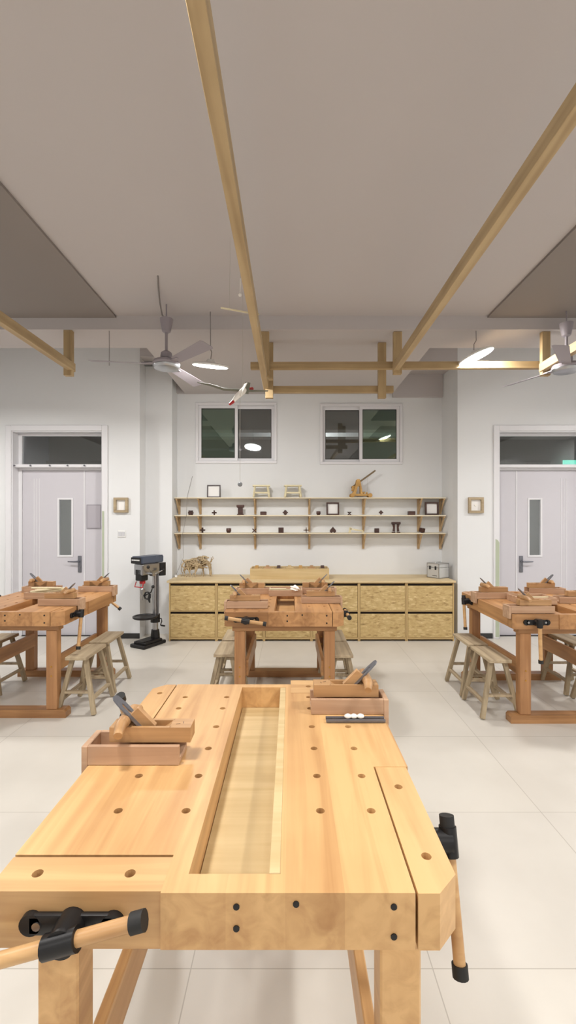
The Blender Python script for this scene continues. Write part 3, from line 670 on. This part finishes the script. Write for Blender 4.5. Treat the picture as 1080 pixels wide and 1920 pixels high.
for k in range(15): pts.append((-.10-.06*math.cos(k*.9)*(.6+.03*k), .03, .56+.045*math.sin(k*.9)))
m.tube(pts, .008, 7); m.tube([(-.07, .04, .585), (-.065, .02, .53), (-.06, .03, .48)], [.012, .016, .008], 8); dbuild(m, 'coiled_cord', M['rubber'], smooth=True)

# ------------------------------------------------------------------ workbenches
WX, WY, WZ = .445, .525, .80
SLAB = [(-.12, -.525), (.35, -.525), (.35, -.10), (.445, -.10), (.445, .43), (.12, .43), (.12, .525), (-.35, .525), (-.35, .10), (-.445, .10), (-.445, -.43), (-.12, -.43)]
def circ(x, y, r=.0105, n=14): return [(x+r*math.cos(2*PI*k/n), y+r*math.sin(2*PI*k/n)) for k in range(n)]
def workbench(label, loc, mats, handles, farout=.0):
    """handles: for near, right, far, left vice a pair (tilt of the bar from upright in radians, shift along it)"""
    T, TX, TZ = mats
    t = thing('workbench', label, 'workbench', loc, 0, 'four-vice beech workbenches')
    holes = [circ(x, y) for x in (-.287, -.127) for y in (.39, .287, .142, 0, -.145, -.29)]
    holes += [circ(x, y) for x in (.19, .31) for y in (.39, .287, .142, 0, -.145, -.29)]
    nh = len(holes); holes.append([(-.078, -.48), (.10, -.48), (.10, .492), (-.078, .492)])
    m = MB(); m.prism(SLAB, .105, Matrix.Translation((0, 0, WZ-.105)), holes, [None]*nh+[.088])
    top = m.build('benchtop', T, t)
    m = MB(); m.bb(.10-.022, .10, -.478, .490, WZ-.085, WZ-.0, .001); m.build('well_rail', M['crate'] if T is M['pale'] else T, top)
    m = MB(); m.bb(-.076, .076, -.478, .490, WZ-.087, WZ-.082); m.build('well_floor', M['crate'] if T is M['pale'] else M['palex'], top)
    for yy in (-.46,):                      # bolt heads on the near face
        for xx, zz in ((.0, .775), (.0, .735), (.11, .78), (.29, .775), (.29, .72)):
            m = MB(); m.cyl((xx+.02, -.527, zz), (xx+.02, -.520, zz), .006, n=10); m.build('bolt', M['blackm'], top)
    # four vices: jaw block plus casting and bar
    defs = [((-.2825, -.4775), (.325, .085), -PI/2), ((.3975, -.3125), (.085, .425), 0), ((.2825, .4775+farout/2), (.325, .085+farout), PI/2), ((-.3975, .3125), (.085, .425), PI)]
    for i, ((cx, cy), (sx, sy), ang) in enumerate(defs):
        m = MB()
        if sx > sy: c = .03; s_ = 1 if ang > 0 else -1
        if i == 0: pts = [(cx-sx/2+.02, cy-sy/2), (cx+sx/2, cy-sy/2), (cx+sx/2, cy+sy/2), (cx-sx/2, cy+sy/2), (cx-sx/2, cy-sy/2+.02)]
        elif i == 2: pts = [(cx+sx/2-.02, cy+sy/2), (cx-sx/2, cy+sy/2), (cx-sx/2, cy-sy/2), (cx+sx/2, cy-sy/2), (cx+sx/2, cy+sy/2-.02)]
        elif i == 1: pts = [(cx-sx/2, cy-sy/2), (cx+sx/2-.045, cy-sy/2), (cx+sx/2, cy-sy/2+.045), (cx+sx/2, cy+sy/2), (cx-sx/2, cy+sy/2)]
        else: pts = [(cx+sx/2, cy+sy/2), (cx-sx/2+.045, cy+sy/2), (cx-sx/2, cy+sy/2-.045), (cx-sx/2, cy-sy/2), (cx+sx/2, cy-sy/2)]
        hl = [circ(cx-.09, cy), circ(cx+.09, cy)] if i in (0, 2) else [circ(cx, cy-.12), circ(cx, cy+.12)]
        m.prism(pts, .105, Matrix.Translation((0, 0, WZ-.106)), hl)
        jaw = m.build('vice_jaw', TX if sx > sy else T, t)
        M4 = Matrix.Translation((cx, cy, WZ-.055)) @ Matrix.Rotation(ang, 4, 'Z')      # local +X points outwards
        half = (sx if i in (1, 3) else sy)/2
        mm = MB(); mm.box((half+.006, 0, 0), (.012, .16, .038), None, .005, 2)
        for q in (-1, 1): mm.cyl((half, q*.075, 0), (half+.012, q*.075, 0), .02)
        mm.cyl((half, 0, 0), (half+.05, 0, 0), .026); bmesh.ops.transform(mm.bm, matrix=M4, verts=mm.bm.verts); mm.build('vice_casting', M['blackm'], jaw, True)
        for q in (-1, 1):
            mm = MB(); mm.cyl((half+.010, q*.062, .0), (half+.0145, q*.062, .0), .008, n=10)
            bmesh.ops.transform(mm.bm, matrix=M4, verts=mm.bm.verts); mm.build('screw_head', M['steel'], jaw)
        tilt, sh = handles[i]; d = Vector((0, math.sin(tilt), math.cos(tilt))); c0 = Vector((half+.045, 0, 0)); hlf = .14
        a_, b_ = c0+d*(sh-hlf), c0+d*(sh+hlf)
        mm = MB(); mm.cyl(a_, b_, .013, n=14); bmesh.ops.transform(mm.bm, matrix=M4, verts=mm.bm.verts); mm.build('vice_bar', M['palex'], jaw, True)
        mm = MB(); mm.cyl(c0-d*.03, c0+d*.03, .020, n=14); bmesh.ops.transform(mm.bm, matrix=M4, verts=mm.bm.verts); mm.build('bar_socket', M['blackm'], jaw, True)
        for e_, sgn in ((a_, -1), (b_, 1)):
            mm = MB(); mm.cyl(e_-d*sgn*.012, e_+d*sgn*.012, .017, n=14); bmesh.ops.transform(mm.bm, matrix=M4, verts=mm.bm.verts); mm.build('bar_cap', M['rubber'], jaw, True)
    # under-frame
    lx = .335
    for sy in (-1, 1):
        yc = sy*(WY-.085)
        m = MB(); m.prism([(-.445+.0, .0), (.445, .0), (.445, .045), (.43, .06), (-.43, .06), (-.445, .045)], .085, Matrix.Translation((0, yc+.0425, 0)) @ Matrix.Rotation(PI/2, 4, 'X')); m.build('foot', TX, t)
        m = MB(); m.box((0, yc, .6725), (.78, .08, .042), None, .003); m.build('top_bearer', TX, t)
        for sx in (-1, 1):
            m = MB(); m.bb(sx*lx-.04, sx*lx+.04, yc-.035, yc+.035, .06, .652, .004); lg = m.build('leg', TZ, t)
            for zz in (.33, .40):
                m = MB(); m.cyl((sx*lx, yc-.037, zz-.02), (sx*lx, yc-.030, zz-.02), .007, n=10); m.build('bolt', M['brass'], lg)
    for sx in (-1, 1):
        m = MB(); m.bb(sx*.29-.013, sx*.29+.013, -.405, .405, .29, .41, .003); m.build('side_rail', T, t)
    return t
O3 = (M['bench'], M['benchx'], M['benchz'])
B_L, B_C, B_R, B_F = (-2.125, 3.34+.525, 0), (-.045, 3.33+.525, 0), (2.045, 3.247+.525, 0), (-.12, .835+.525, 0)
workbench('orange beech workbench on the left of the room, before the left door', B_L, O3, [(.1, -.1), (.20, -.12), (.9, -.08), (1.2, 0)])
workbench('orange beech workbench in the middle of the room, before the cabinets', B_C, O3, [(-1.42, .0), (1.57, .0), (.3, -.1), (1.5, .0)])
workbench('orange beech workbench on the right of the room, before the right door', B_R, O3, [(-.03, -.13), (.4, -.1), (.3, -.1), (-.15, -.1)])
workbench('beech workbench in the foreground, nearest the viewer, coloured paler for its light', B_F, (M['pale'], M['palex'], M['pale']), [(1.3, 0), (.3, -.1), (.1, -.12), (.5, -.02)], .055)

# stools --------------------------------------------------------------
def stool(label, loc, rz, grp):
    t = thing('bench_stool', label, 'stool', loc, rz, grp); h = .44; a, b = .082, .185
    m = MB(); m.box((0, 0, h-.0125), (a*2, b*2, .025), None, .003); m.build('seat', M['stool'], t)
    tp = {}; bt = {}
    for sx in (-1, 1):
        for sy in (-1, 1):
            tp[sx, sy] = Vector((sx*.05, sy*.125, h-.024)); bt[sx, sy] = Vector((sx*.138, sy*.183, .006))
            m = MB(); m.beam(bt[sx, sy], tp[sx, sy], .032, .032, .003, up=(0, 1, 0)); m.build('leg', M['stoolz'], t)
    for sx in (-1, 1):
        m = MB(); u = .27; m.beam(bt[sx, -1].lerp(tp[sx, -1], u), bt[sx, 1].lerp(tp[sx, 1], u), .03, .018); m.build('long_stretcher', M['stool'], t)
    for sy in (-1, 1):
        m = MB(); u = .40; m.beam(bt[-1, sy].lerp(tp[-1, sy], u), bt[1, sy].lerp(tp[1, sy], u), .028, .018); m.build('cross_stretcher', M['stool'], t)
    return t
G1 = 'low wooden bench stools at the workbenches'
s0 = stool('grey ash bench stool at the right side of the left workbench, nearer one', (-1.625, 3.61, 0), 0, G1)
for lab, x, y, rz in [('grey ash bench stool at the right side of the left workbench, farther one', -1.635, 4.035, -.0),
                      ('grey ash bench stool tucked in at the left side of the left workbench, nearer one', -2.60, 3.55, 0),
                      ('grey ash bench stool tucked in at the left side of the left workbench, farther one', -2.57, 3.97, .0),
                      ('grey ash bench stool at the left side of the middle workbench, nearer one', -.515, 3.69, 0),
                      ('grey ash bench stool at the left side of the middle workbench, farther one', -.515, 4.11, 0),
                      ('grey ash bench stool at the right side of the middle workbench, nearer one', .40, 3.67, .0),
                      ('grey ash bench stool at the right side of the middle workbench, farther one', .40, 4.09, 0),
                      ('grey ash bench stool at the left side of the right workbench, nearer one', 1.56, 3.545, .0),
                      ('grey ash bench stool at the left side of the right workbench, farther one', 1.565, 3.965, .0),
                      ('grey ash bench stool at the right side of the right workbench, nearer one', 2.47, 3.57, 0),
                      ('grey ash bench stool at the right side of the right workbench, farther one', 2.45, 3.99, 0)]:
    dup(s0, (x, y, 0), rz, lab, G1)

# bench hooks (boards) and hand planes -------------------------------------------
HH = .052
def bench_hook(Lh):
    """origin at the middle of its base; its outer end (with the cleat hanging over the bench edge) is at -X"""
    t = thing('bench_hook', '', 'bench hook', (0, 0, 0)); wd = .10
    m = MB(); m.bb(-Lh/2, Lh/2, -wd/2+.013, wd/2-.013, .0, .014, .001); m.build('base_board', M['tray'], t)
    for s in (-1, 1):
        m = MB(); m.bb(-Lh/2, Lh/2, s*wd/2-s*.013, s*wd/2, .0, HH, .001); m.build('side_board', M['tray'], t)
    m = MB(); m.bb(-Lh/2-.018, -Lh/2, -wd/2, wd/2, -.04, HH, .002); m.build('end_cleat', M['tray'], t)
    return t
def hand_plane():
    """body along X; the iron leans towards -X (the rear)"""
    t = thing('hand_plane', '', 'hand plane', (0, 0, 0)); L2, hw, h = .115, .029, .042
    # side profile with an open throat, made of two cheeks and solid ends
    m = MB()
    prof_r = [(-L2, 0), (-.012, 0), (-.052, h), (-L2, h)]
    prof_f = [(.006, 0), (L2, 0), (L2, h), (.055, h), (.0, .004)]
    XZ = lambda y: Matrix.Translation((0, y, 0)) @ Matrix.Rotation(PI/2, 4, 'X')
    m.prism(prof_r, 2*hw, XZ(hw)); m.prism(prof_f, 2*hw, XZ(hw))
    for s in (-1, 1): m.prism([(-.06, 0), (.058, 0), (.058, h), (-.06, h)], .010, XZ(s*hw if s > 0 else -hw+.010))
    m.build('plane_body', M['plane'], t)
    d = Vector((-.70, 0, .71)); p0 = Vector((-.004, 0, .006))
    m = MB(); m.prism([(-.019, 0), (.019, 0), (.021, .12), (.016, .150), (.006, .158), (-.006, .158), (-.016, .150), (-.021, .12)], .004,
                      Matrix(((0, d.x, d.z, p0.x), (1, 0, 0, 0), (0, d.z, -d.x, p0.z), (0, 0, 0, 1))), [[(-.005, .085), (.005, .085), (.006, .12), (.0, .127), (-.006, .12)]])
    m.build('iron', M['dsteel'], t)
    m = MB(); n_ = Vector((d.z, 0, -d.x)); q0 = p0+n_*.016
    m.beam(q0+d*.012, q0+d*.088, .036, .016, .003, up=(0, 1, 0)); m.build('wedge', M['plane'], t)
    m = MB(); m.tube([(-.068, -.088, h+.004), (-.074, -.055, h+.016), (-.076, -.02, h+.014), (-.076, .02, h+.014), (-.074, .055, h+.016), (-.068, .088, h+.004)], [.012, .016, .018, .018, .016, .012], 14)
    m.build('cross_handle', M['plane'], t, True)
    m = MB(); m.box((.075, -.006, h+.0003), (.012, .0015, .0008), .3); m.box((.088, .004, h+.0003), (.0015, .012, .0008), .2); m.build('stamp', M['dark'], t)
    return t
hookS, hookL, pl0 = bench_hook(.255), bench_hook(.315), hand_plane()
used = {'s': False, 'l': False, 'p': False}
def put_hook(kind, x, y, z, rz, label):
    src = hookS if kind == 's' else hookL
    if not used[kind]: used[kind] = True; o = src; o.location = (x, y, z); o.rotation_euler = (0, 0, rz); o['label'] = label
    else: o = dup(src, (x, y, z), rz, label)
    o['group'] = 'bench hooks on the workbenches'; return o
def put_plane(x, y, z, rz, label):
    if not used['p']: used['p'] = True; o = pl0; o.location = (x, y, z); o.rotation_euler = (0, 0, rz); o['label'] = label
    else: o = dup(pl0, (x, y, z), rz, label)
    o['group'] = 'wooden hand planes on the bench hooks'; return o
ZB = WZ+.0015; ZP = ZB+HH
def station(kind, bench, side, y, where, px_off=0, rz_p=0):
    """side -1: hook over the left bench edge, +1: over the right edge"""
    L_ = .255 if kind == 's' else .315
    edge = bench[0]+side*(WX+.002); cx = edge-side*(L_/2); rz = 0 if side < 0 else PI
    put_hook(kind, cx, y, ZB, rz, 'pinkish wooden bench hook '+where)
    put_plane(cx-side*(.0)+px_off, y, ZP+.001, rz+rz_p, 'wooden hand plane with tilted steel iron '+where)
station('s', B_F, 1, 1.642, 'at the far right corner of the foreground bench', -.002)
station('s', B_F, -1, 1.315, 'at the left edge of the foreground bench', .04)
station('l', B_C, -1, 3.52, 'at the near left of the middle bench', -.02)
station('l', B_C, -1, 4.17, 'at the far left of the middle bench', -.02)
station('l', B_C, 1, 3.72, 'at the near right of the middle bench', -.0)
station('l', B_C, 1, 4.2, 'at the far right of the middle bench', -.02)
station('l', B_L, 1, 3.62, 'at the near right of the left bench', -.0)
station('l', B_L, 1, 4.30, 'at the far right of the left bench', .0)
station('l', B_R, -1, 3.33, 'at the near left of the right bench', .03)
station('l', B_R, -1, 3.93, 'at the far left of the right bench', -.0)
# stations whose hooks hang over the far sides of side benches
p = G(58, 1117, WZ); put_hook('l', -2.33, 4.27, ZB, 0, 'pinkish wooden bench hook at the far left of the left bench, behind the stick tray'); bpy.context.view_layer.update()
put_plane(-2.34, 4.27, ZP+.001, 0, 'wooden hand plane with tilted steel iron at the far left of the left bench')
put_hook('l', 2.33, 4.17, ZB, PI, 'pinkish wooden bench hook at the far right of the right bench'); put_plane(2.30, 4.17, ZP+.001, PI, 'wooden hand plane with tilted steel iron at the far right of the right bench')
put_hook('l', 2.335, 3.72, ZB, PI, 'pinkish wooden bench hook at the right picture edge on the right bench'); put_plane(2.38, 3.72, ZP+.001, PI, 'wooden hand plane on the right bench, cut by the right picture edge')
put_hook('l', -2.41, 3.45, ZB, 0, 'pinkish wooden bench hook at the near left corner of the left bench')
# open trays
def open_tray(label, x, y, rz=0):
    t = thing('open_tray', label, 'tray', (x, y, ZB), rz, 'open wooden trays in the middle of the benches'); a, b, h = .15, .11, .052
    m = MB(); m.bb(-a, a, -b, b, 0, .010); m.build('tray_bottom', M['tray'], t)
    for s in (-1, 1):
        m = MB(); m.bb(-a, a, s*b-s*.012, s*b, .010, h, .001); m.build('long_wall', M['tray'], t)
        m = MB(); m.bb(s*a-s*.012, s*a, -b+.012, b-.012, .010, h, .001); m.build('short_wall', M['tray'], t)
    m = MB(); m.bb(-a+.012, a-.012, -.005, .005, .010, h-.006); m.build('divider', M['cream'], t); return t
open_tray('open pinkish wooden tray holding a white cloth, in the middle of the middle bench', -.045, 4.12)
open_tray('open pinkish wooden tray holding loose pale sticks, in the middle of the left bench', -2.13, 3.98)
open_tray('open pinkish wooden tray in the middle of the right bench', 1.98, 3.73)
rnd = random.Random(8)
m = MB()
bmesh.ops.create_icosphere(m.bm, subdivisions=3, radius=1)
for v in m.bm.verts:
    n = math.sin(v.co.x*5+1)*math.cos(v.co.y*6)*.25+math.sin(v.co.z*7+v.co.x*3)*.15; v.co *= (1+n)
    v.co.x *= .028; v.co.y *= .055; v.co.z *= .024; v.co.z = max(v.co.z, -.015)
for v in m.bm.verts: v.co.z += .0155
o = m.build('white_cloth', M['cloth'], None, True, (.035, 4.02, ZB+HH), .5); tag(o, 'crumpled white cloth lying on the open tray of the middle bench', 'cloth')
for k, (x0, y0, x1, y1) in enumerate(((-2.24, 3.90, -2.0, 3.99), (-2.19, 3.88, -1.98, 4.02), (-2.25, 3.94, -1.99, 3.94))):
    m = MB(); zz = ZB+HH+.007+.0125*k; c = Vector(((x0+x1)/2, (y0+y1)/2, zz)); m.beam(Vector((x0, y0, zz))-c, Vector((x1, y1, zz))-c, .022, .011, .001)
    o = m.build('wood_stick', M['cream'], None, False, c); tag(o, 'pale wooden stick laid across the open tray of the left bench', 'stick', 'pale sticks on the left bench tray')
m = MB(); m.beam((-.13, 0, 0), (.02, 0, 0), .02, .010, .001); o = m.build('wood_stick', M['cream'], None, False, (-.06, 4.05, ZB+HH+.006)); tag(o, 'pale wooden stick beside the white cloth on the middle bench tray', 'stick')
# bar clamp lying in front of the right foreground hook
t = thing('marking_bar', 'dark twin steel bar with white fittings lying before the right foreground bench hook', 'marking bar', (G(666, 1352, WZ).x, 1.542, ZB), -.0)
for k in range(2):
    m = MB(); m.bb(-.10, .10, -.012+.022*k-.005, -.012+.022*k+.005, .001, .010, .001); m.build('steel_bar', M['dsteel'], t)
m = MB()
for x in (-.025, -.005, .018): m.ball((x, .0, .016), (.013, .010, .008), 10)
m.build('fitting', M['cloth'], t, True)

# ------------------------------------------------------------------ pine beams hung under the ceiling
ZBm = 2.86
def member(name, label, a, b, w_, h_, mat, grp):
    a = Vector(a); b = Vector(b); c = (a+b)/2; m = MB(); m.beam(a-c, b-c, w_, h_, .002); o = m.build(name, mat, None, False, c); return tag(o, label, 'beam' if 'beam' in name else 'post', grp)
gb, gp = 'pine beams hung under the ceiling', 'short pine posts holding the beams'
BX = {'A': (-.257, -.262), 'B': (.965, .905), 'L': (-1.975, -2.04), 'R': (2.33, 2.2)}
member('pine_beam', 'long pine beam running in depth above the middle bench', (-.235, YF+.002, 2.855), (-.235, 4.42, 2.765), .05, .075, M['beam'], gb)
member('pine_beam', 'long pine beam running in depth, between middle and right lamps', (.945, YF+.002, 2.88), (.945, 4.10, 2.85), .05, .075, M['beam'], gb)
member('pine_beam', 'long pine beam running in depth on the left, cut by the picture edge', (-2.03, YF+.002, 2.87), (-1.97, 4.1, 2.85), .05, .075, M['beam'], gb)
member('pine_beam', 'long pine beam running in depth on the right, behind the right fan', (2.27, YF+.002, 2.87), (2.27, 4.1, 2.85), .05, .075, M['beam'], gb)
member('pine_beam', 'long crosswise pine beam passing before the bright right lamp', (P(470, 0, 4.15).x, 4.15, P(0, 686.5, 4.15).z), (P(1040, 0, 4.15).x, 4.15, P(0, 685, 4.15).z), .05, .062, M['beamx'], gb)
member('pine_beam', 'short crosswise pine beam, the lower one just in front of the windows', (P(500, 0, 4.40).x, 4.40, P(0, 731, 4.40).z), (P(737, 0, 4.40).x, 4.40, P(0, 730.5, 4.40).z), .05, .062, M['beamx'], gb)
for px, D, pb, lab in ((129, 4.06, 705, 'short pine post at the end of the left pine beam'), (497, 4.09, 706, 'short pine post above the middle bench, nearer of the pair'),
                       (505, 4.345, 747, 'short pine post above the middle bench, farther of the pair'), (716, 4.345, 747, 'short pine post at the right end of the lower crosswise beam'),
                       (745, 4.09, 702, 'short pine post where the depth beam meets the upper crosswise beam'), (1022, 4.09, 705, 'short pine post behind the right fan')):
    x = P(px, 0, D).x; member('pine_post', lab, (x, D, 3.169), (x, D, P(0, pb, D).z), .075, .045, M['beamz'], gp)

# ------------------------------------------------------------------ lamps
def lamp(i, x, y, z, tx, ty, k):
    lab = {0: 'white round disc lamp on a cord, left one beside the fan', 1: 'glaring round disc lamp on a cord above the right part of the room'}.get(i, 'white round disc lamp on a cord outside the picture')
    t = thing('disc_lamp', lab, 'lamp', (x, y, z), 0, 'round disc lamps'); r = .158
    Rm = Matrix.Rotation(ty, 4, 'Y') @ Matrix.Rotation(tx, 4, 'X')
    m = MB(); m.lathe([(r-.004, -.008), (r, -.004), (r, .006), (r-.02, .014), (r*.4, .022), (.04, .03), (.028, .05)], n=40, mtx=Rm); m.build('housing', M['clear'], t, True)
    m = MB(); m.lathe([(r-.012, -.014), (r-.006, -.0085)], n=40, mtx=Rm); m.build('diffuser', M['lamp'], t)
    ct = 3.29 if y < 4.03 else 3.17
    top = Rm @ Vector((0, 0, .05)); m = MB(); m.tube([(top.x, top.y, top.z), (top.x*1.4+.008, top.y, top.z+.06), (.002, 0, .14), (0, 0, ct-z)], .0035, 7); m.build('cord', M['cord'], t)
    ld = bpy.data.lights.new('lamp_light', 'AREA'); ld.shape = 'DISK'; ld.size = .29; ld.energy = LAMP_W*k; ld.color = (1, .98, .945)
    lo = bpy.data.objects.new('lamp_light', ld); C.objects.link(lo); lo.parent = t
    lo.matrix_local = Rm @ Matrix.Translation((0, 0, -.018))
for i, l in enumerate(LAMPS): lamp(i, *l)

# ------------------------------------------------------------------ ceiling fans
def fan(label, x, y, z, angs, cable):
    t = thing('ceiling_fan', label, 'ceiling fan', (x, y, z), 0, 'three-blade ceiling fans')
    m = MB(); m.lathe([(.06, -.045), (.085, -.04), (.11, -.02), (.115, -.0), (.105, .02), (.06, .035), (.035, .045)], n=36); m.build('motor_housing', M['fan'], t, True)
    m = MB(); m.lathe([(.07, -.05), (.1, -.042), (.112, -.022), (.112, -.018)], n=36); m.build('trim_ring', M['steel'], t, True)
    m = MB(); m.lathe([(.045, .045), (.05, .06), (.045, .09), (.025, .105)]); m.cyl((0, 0, .10), (0, 0, .28), .012)
    m.build('down_rod', M['fan'], t, True)
    m = MB(); m.lathe([(.022, .26), (.035, .27), (.05, .34), (.055, .375), (.04, .375)]); m.build('canopy', M['fan'], t, True)
    m = MB(); m.cyl((0, 0, .37), (0, 0, 3.289-z), .006, n=8); m.build('hook', M['fan'], t)
    for a in angs:
        Ra = Matrix.Rotation(a, 4, 'Z')
        m = MB(); m.beam((.09, 0, 0), (.2, 0, -.004), .05, .006); bmesh.ops.transform(m.bm, matrix=Ra, verts=m.bm.verts)
        t2 = MB(); t2.prism([(.15, -.045), (.60, -.06), (.615, -.045), (.615, .045), (.60, .06), (.15, .045)], .002, Ra @ Matrix.Translation((0, 0, -.006)) @ Matrix.Rotation(-.24, 4, 'X'))
        b = t2.build('blade', M['fan'], t); m.build('blade_arm', M['fan'], b)
    if cable:
        m = MB(); m.tube([(0.0, .0, .37), (-.03, -.02, .40), (-.02, -.12, .46), (.02, -.3, 3.286-z), (.06, -.45, 3.289-z)], .006, 8); m.build('power_cord', M['cord'], t)
    return t
p = P(312, 682, 3.81); fan('grey three-blade ceiling fan hanging at the left, beside the disc lamp', p.x, p.y, p.z, (math.radians(188), math.radians(-46), math.radians(75)), True)
p = P(1062, 688, 3.9); fan('grey three-blade ceiling fan at the right picture edge', p.x, p.y, p.z, (math.radians(235), math.radians(115), math.radians(-5)), False)
# bare cord and mobile ------------------------------------------------
p = P(204, 617, 4.05); m = MB(); m.tube([(0, 0, 0), (.001, 0, -.15), (0, 0, -.31)], .003, 6); o = m.build('hanging_wire', M['cord'], None, False, (p.x, 4.06, 3.169)); tag(o, 'short bare cord hanging from the ceiling left of the left fan', 'cord')
Dm = 2.9
t = thing('hanging_mobile', 'pale stick mobile with a small pendant hanging at the top near the fan', 'mobile', P(450, 520, Dm))
o0 = t.location.copy()
def L(px, py, D=Dm): return P(px, py, D)-o0
m = MB(); m.beam(L(414, 577), L(486, 590), .008, .008); m.build('stick', M['cream'], t)
m = MB(); m.tube([L(451, 522), L(450, 552)], .002, 6); m.ball(L(450, 553), .011, 10); m.build('pendant', M['cloth'], t)
zc = 3.288-o0.z
m = MB(); m.tube([(L(451, 522).x, 0, zc), L(451, 522)], .0012, 5); m.tube([L(430, 580), (L(432, 572).x, 0, zc)], .0009, 5); m.tube([L(485, 590), L(483, 613)], .0012, 5); m.build('thread', M['string'], t)
# toy glider ----------------------------------------------------------
Dg = 3.6
t = thing('toy_glider', 'toy glider with grey wing and white and red fuselage hanging above the windows', 'toy glider', P(452, 735, Dg)); o0 = t.location.copy()
m = MB()
pts = [L(370, 717, Dg-.1), L(395, 722, Dg-.06), L(420, 730, Dg-.03), L(448, 732, Dg), L(475, 733, Dg+.03), L(502, 733, Dg+.08)]
m.tube(pts, [.008, .016, .019, .020, .016, .010], 10, flat=.5); m.build('wing', M['wing'], t, True)
m = MB(); m.tube([L(434, 756, Dg-.10), L(446, 742, Dg-.05), L(456, 733, Dg), L(470, 728, Dg+.06)], [.010, .022, .026, .012], 10); m.build('fuselage', M['cloth'], t, True)
m = MB(); m.tube([L(431, 758, Dg-.12), L(437, 753, Dg-.09)], [.010, .014], 10); m.tube([L(464, 731, Dg+.02), L(473, 729, Dg+.08)], [.020, .014], 8); m.build('red_band', M['red'], t, True)
m = MB(); m.beam(L(461, 738, Dg), L(465, 717, Dg), .008, .04); m.build('tail_fin', M['wing'], t)
m = MB(); m.beam(L(449, 743, Dg-.05), L(461, 719, Dg-.02), .05, .006); m.build('tailplane', M['cloth'], t)
m = MB(); m.tube([L(455, 733, Dg), (L(455, 733, Dg).x, L(455, 733, Dg).y, 3.287-o0.z)], .0012, 5); m.build('thread', M['string'], t)
p = P(450, 908, Dg); t = thing('hanging_ball', 'small grey ball hanging on a long string before the top shelf', 'ball', p)
m = MB(); m.ball((0, 0, 0), .019, 16); m.build('ball', plain('ball_grey', srgb(130, 134, 138), .5), t, True)
m = MB(); m.tube([(0, 0, .018), (0, 0, .5), (0.0, 0, P(0, 745, Dg).z-p.z)], .0014, 5); m.build('string', M['string'], t)
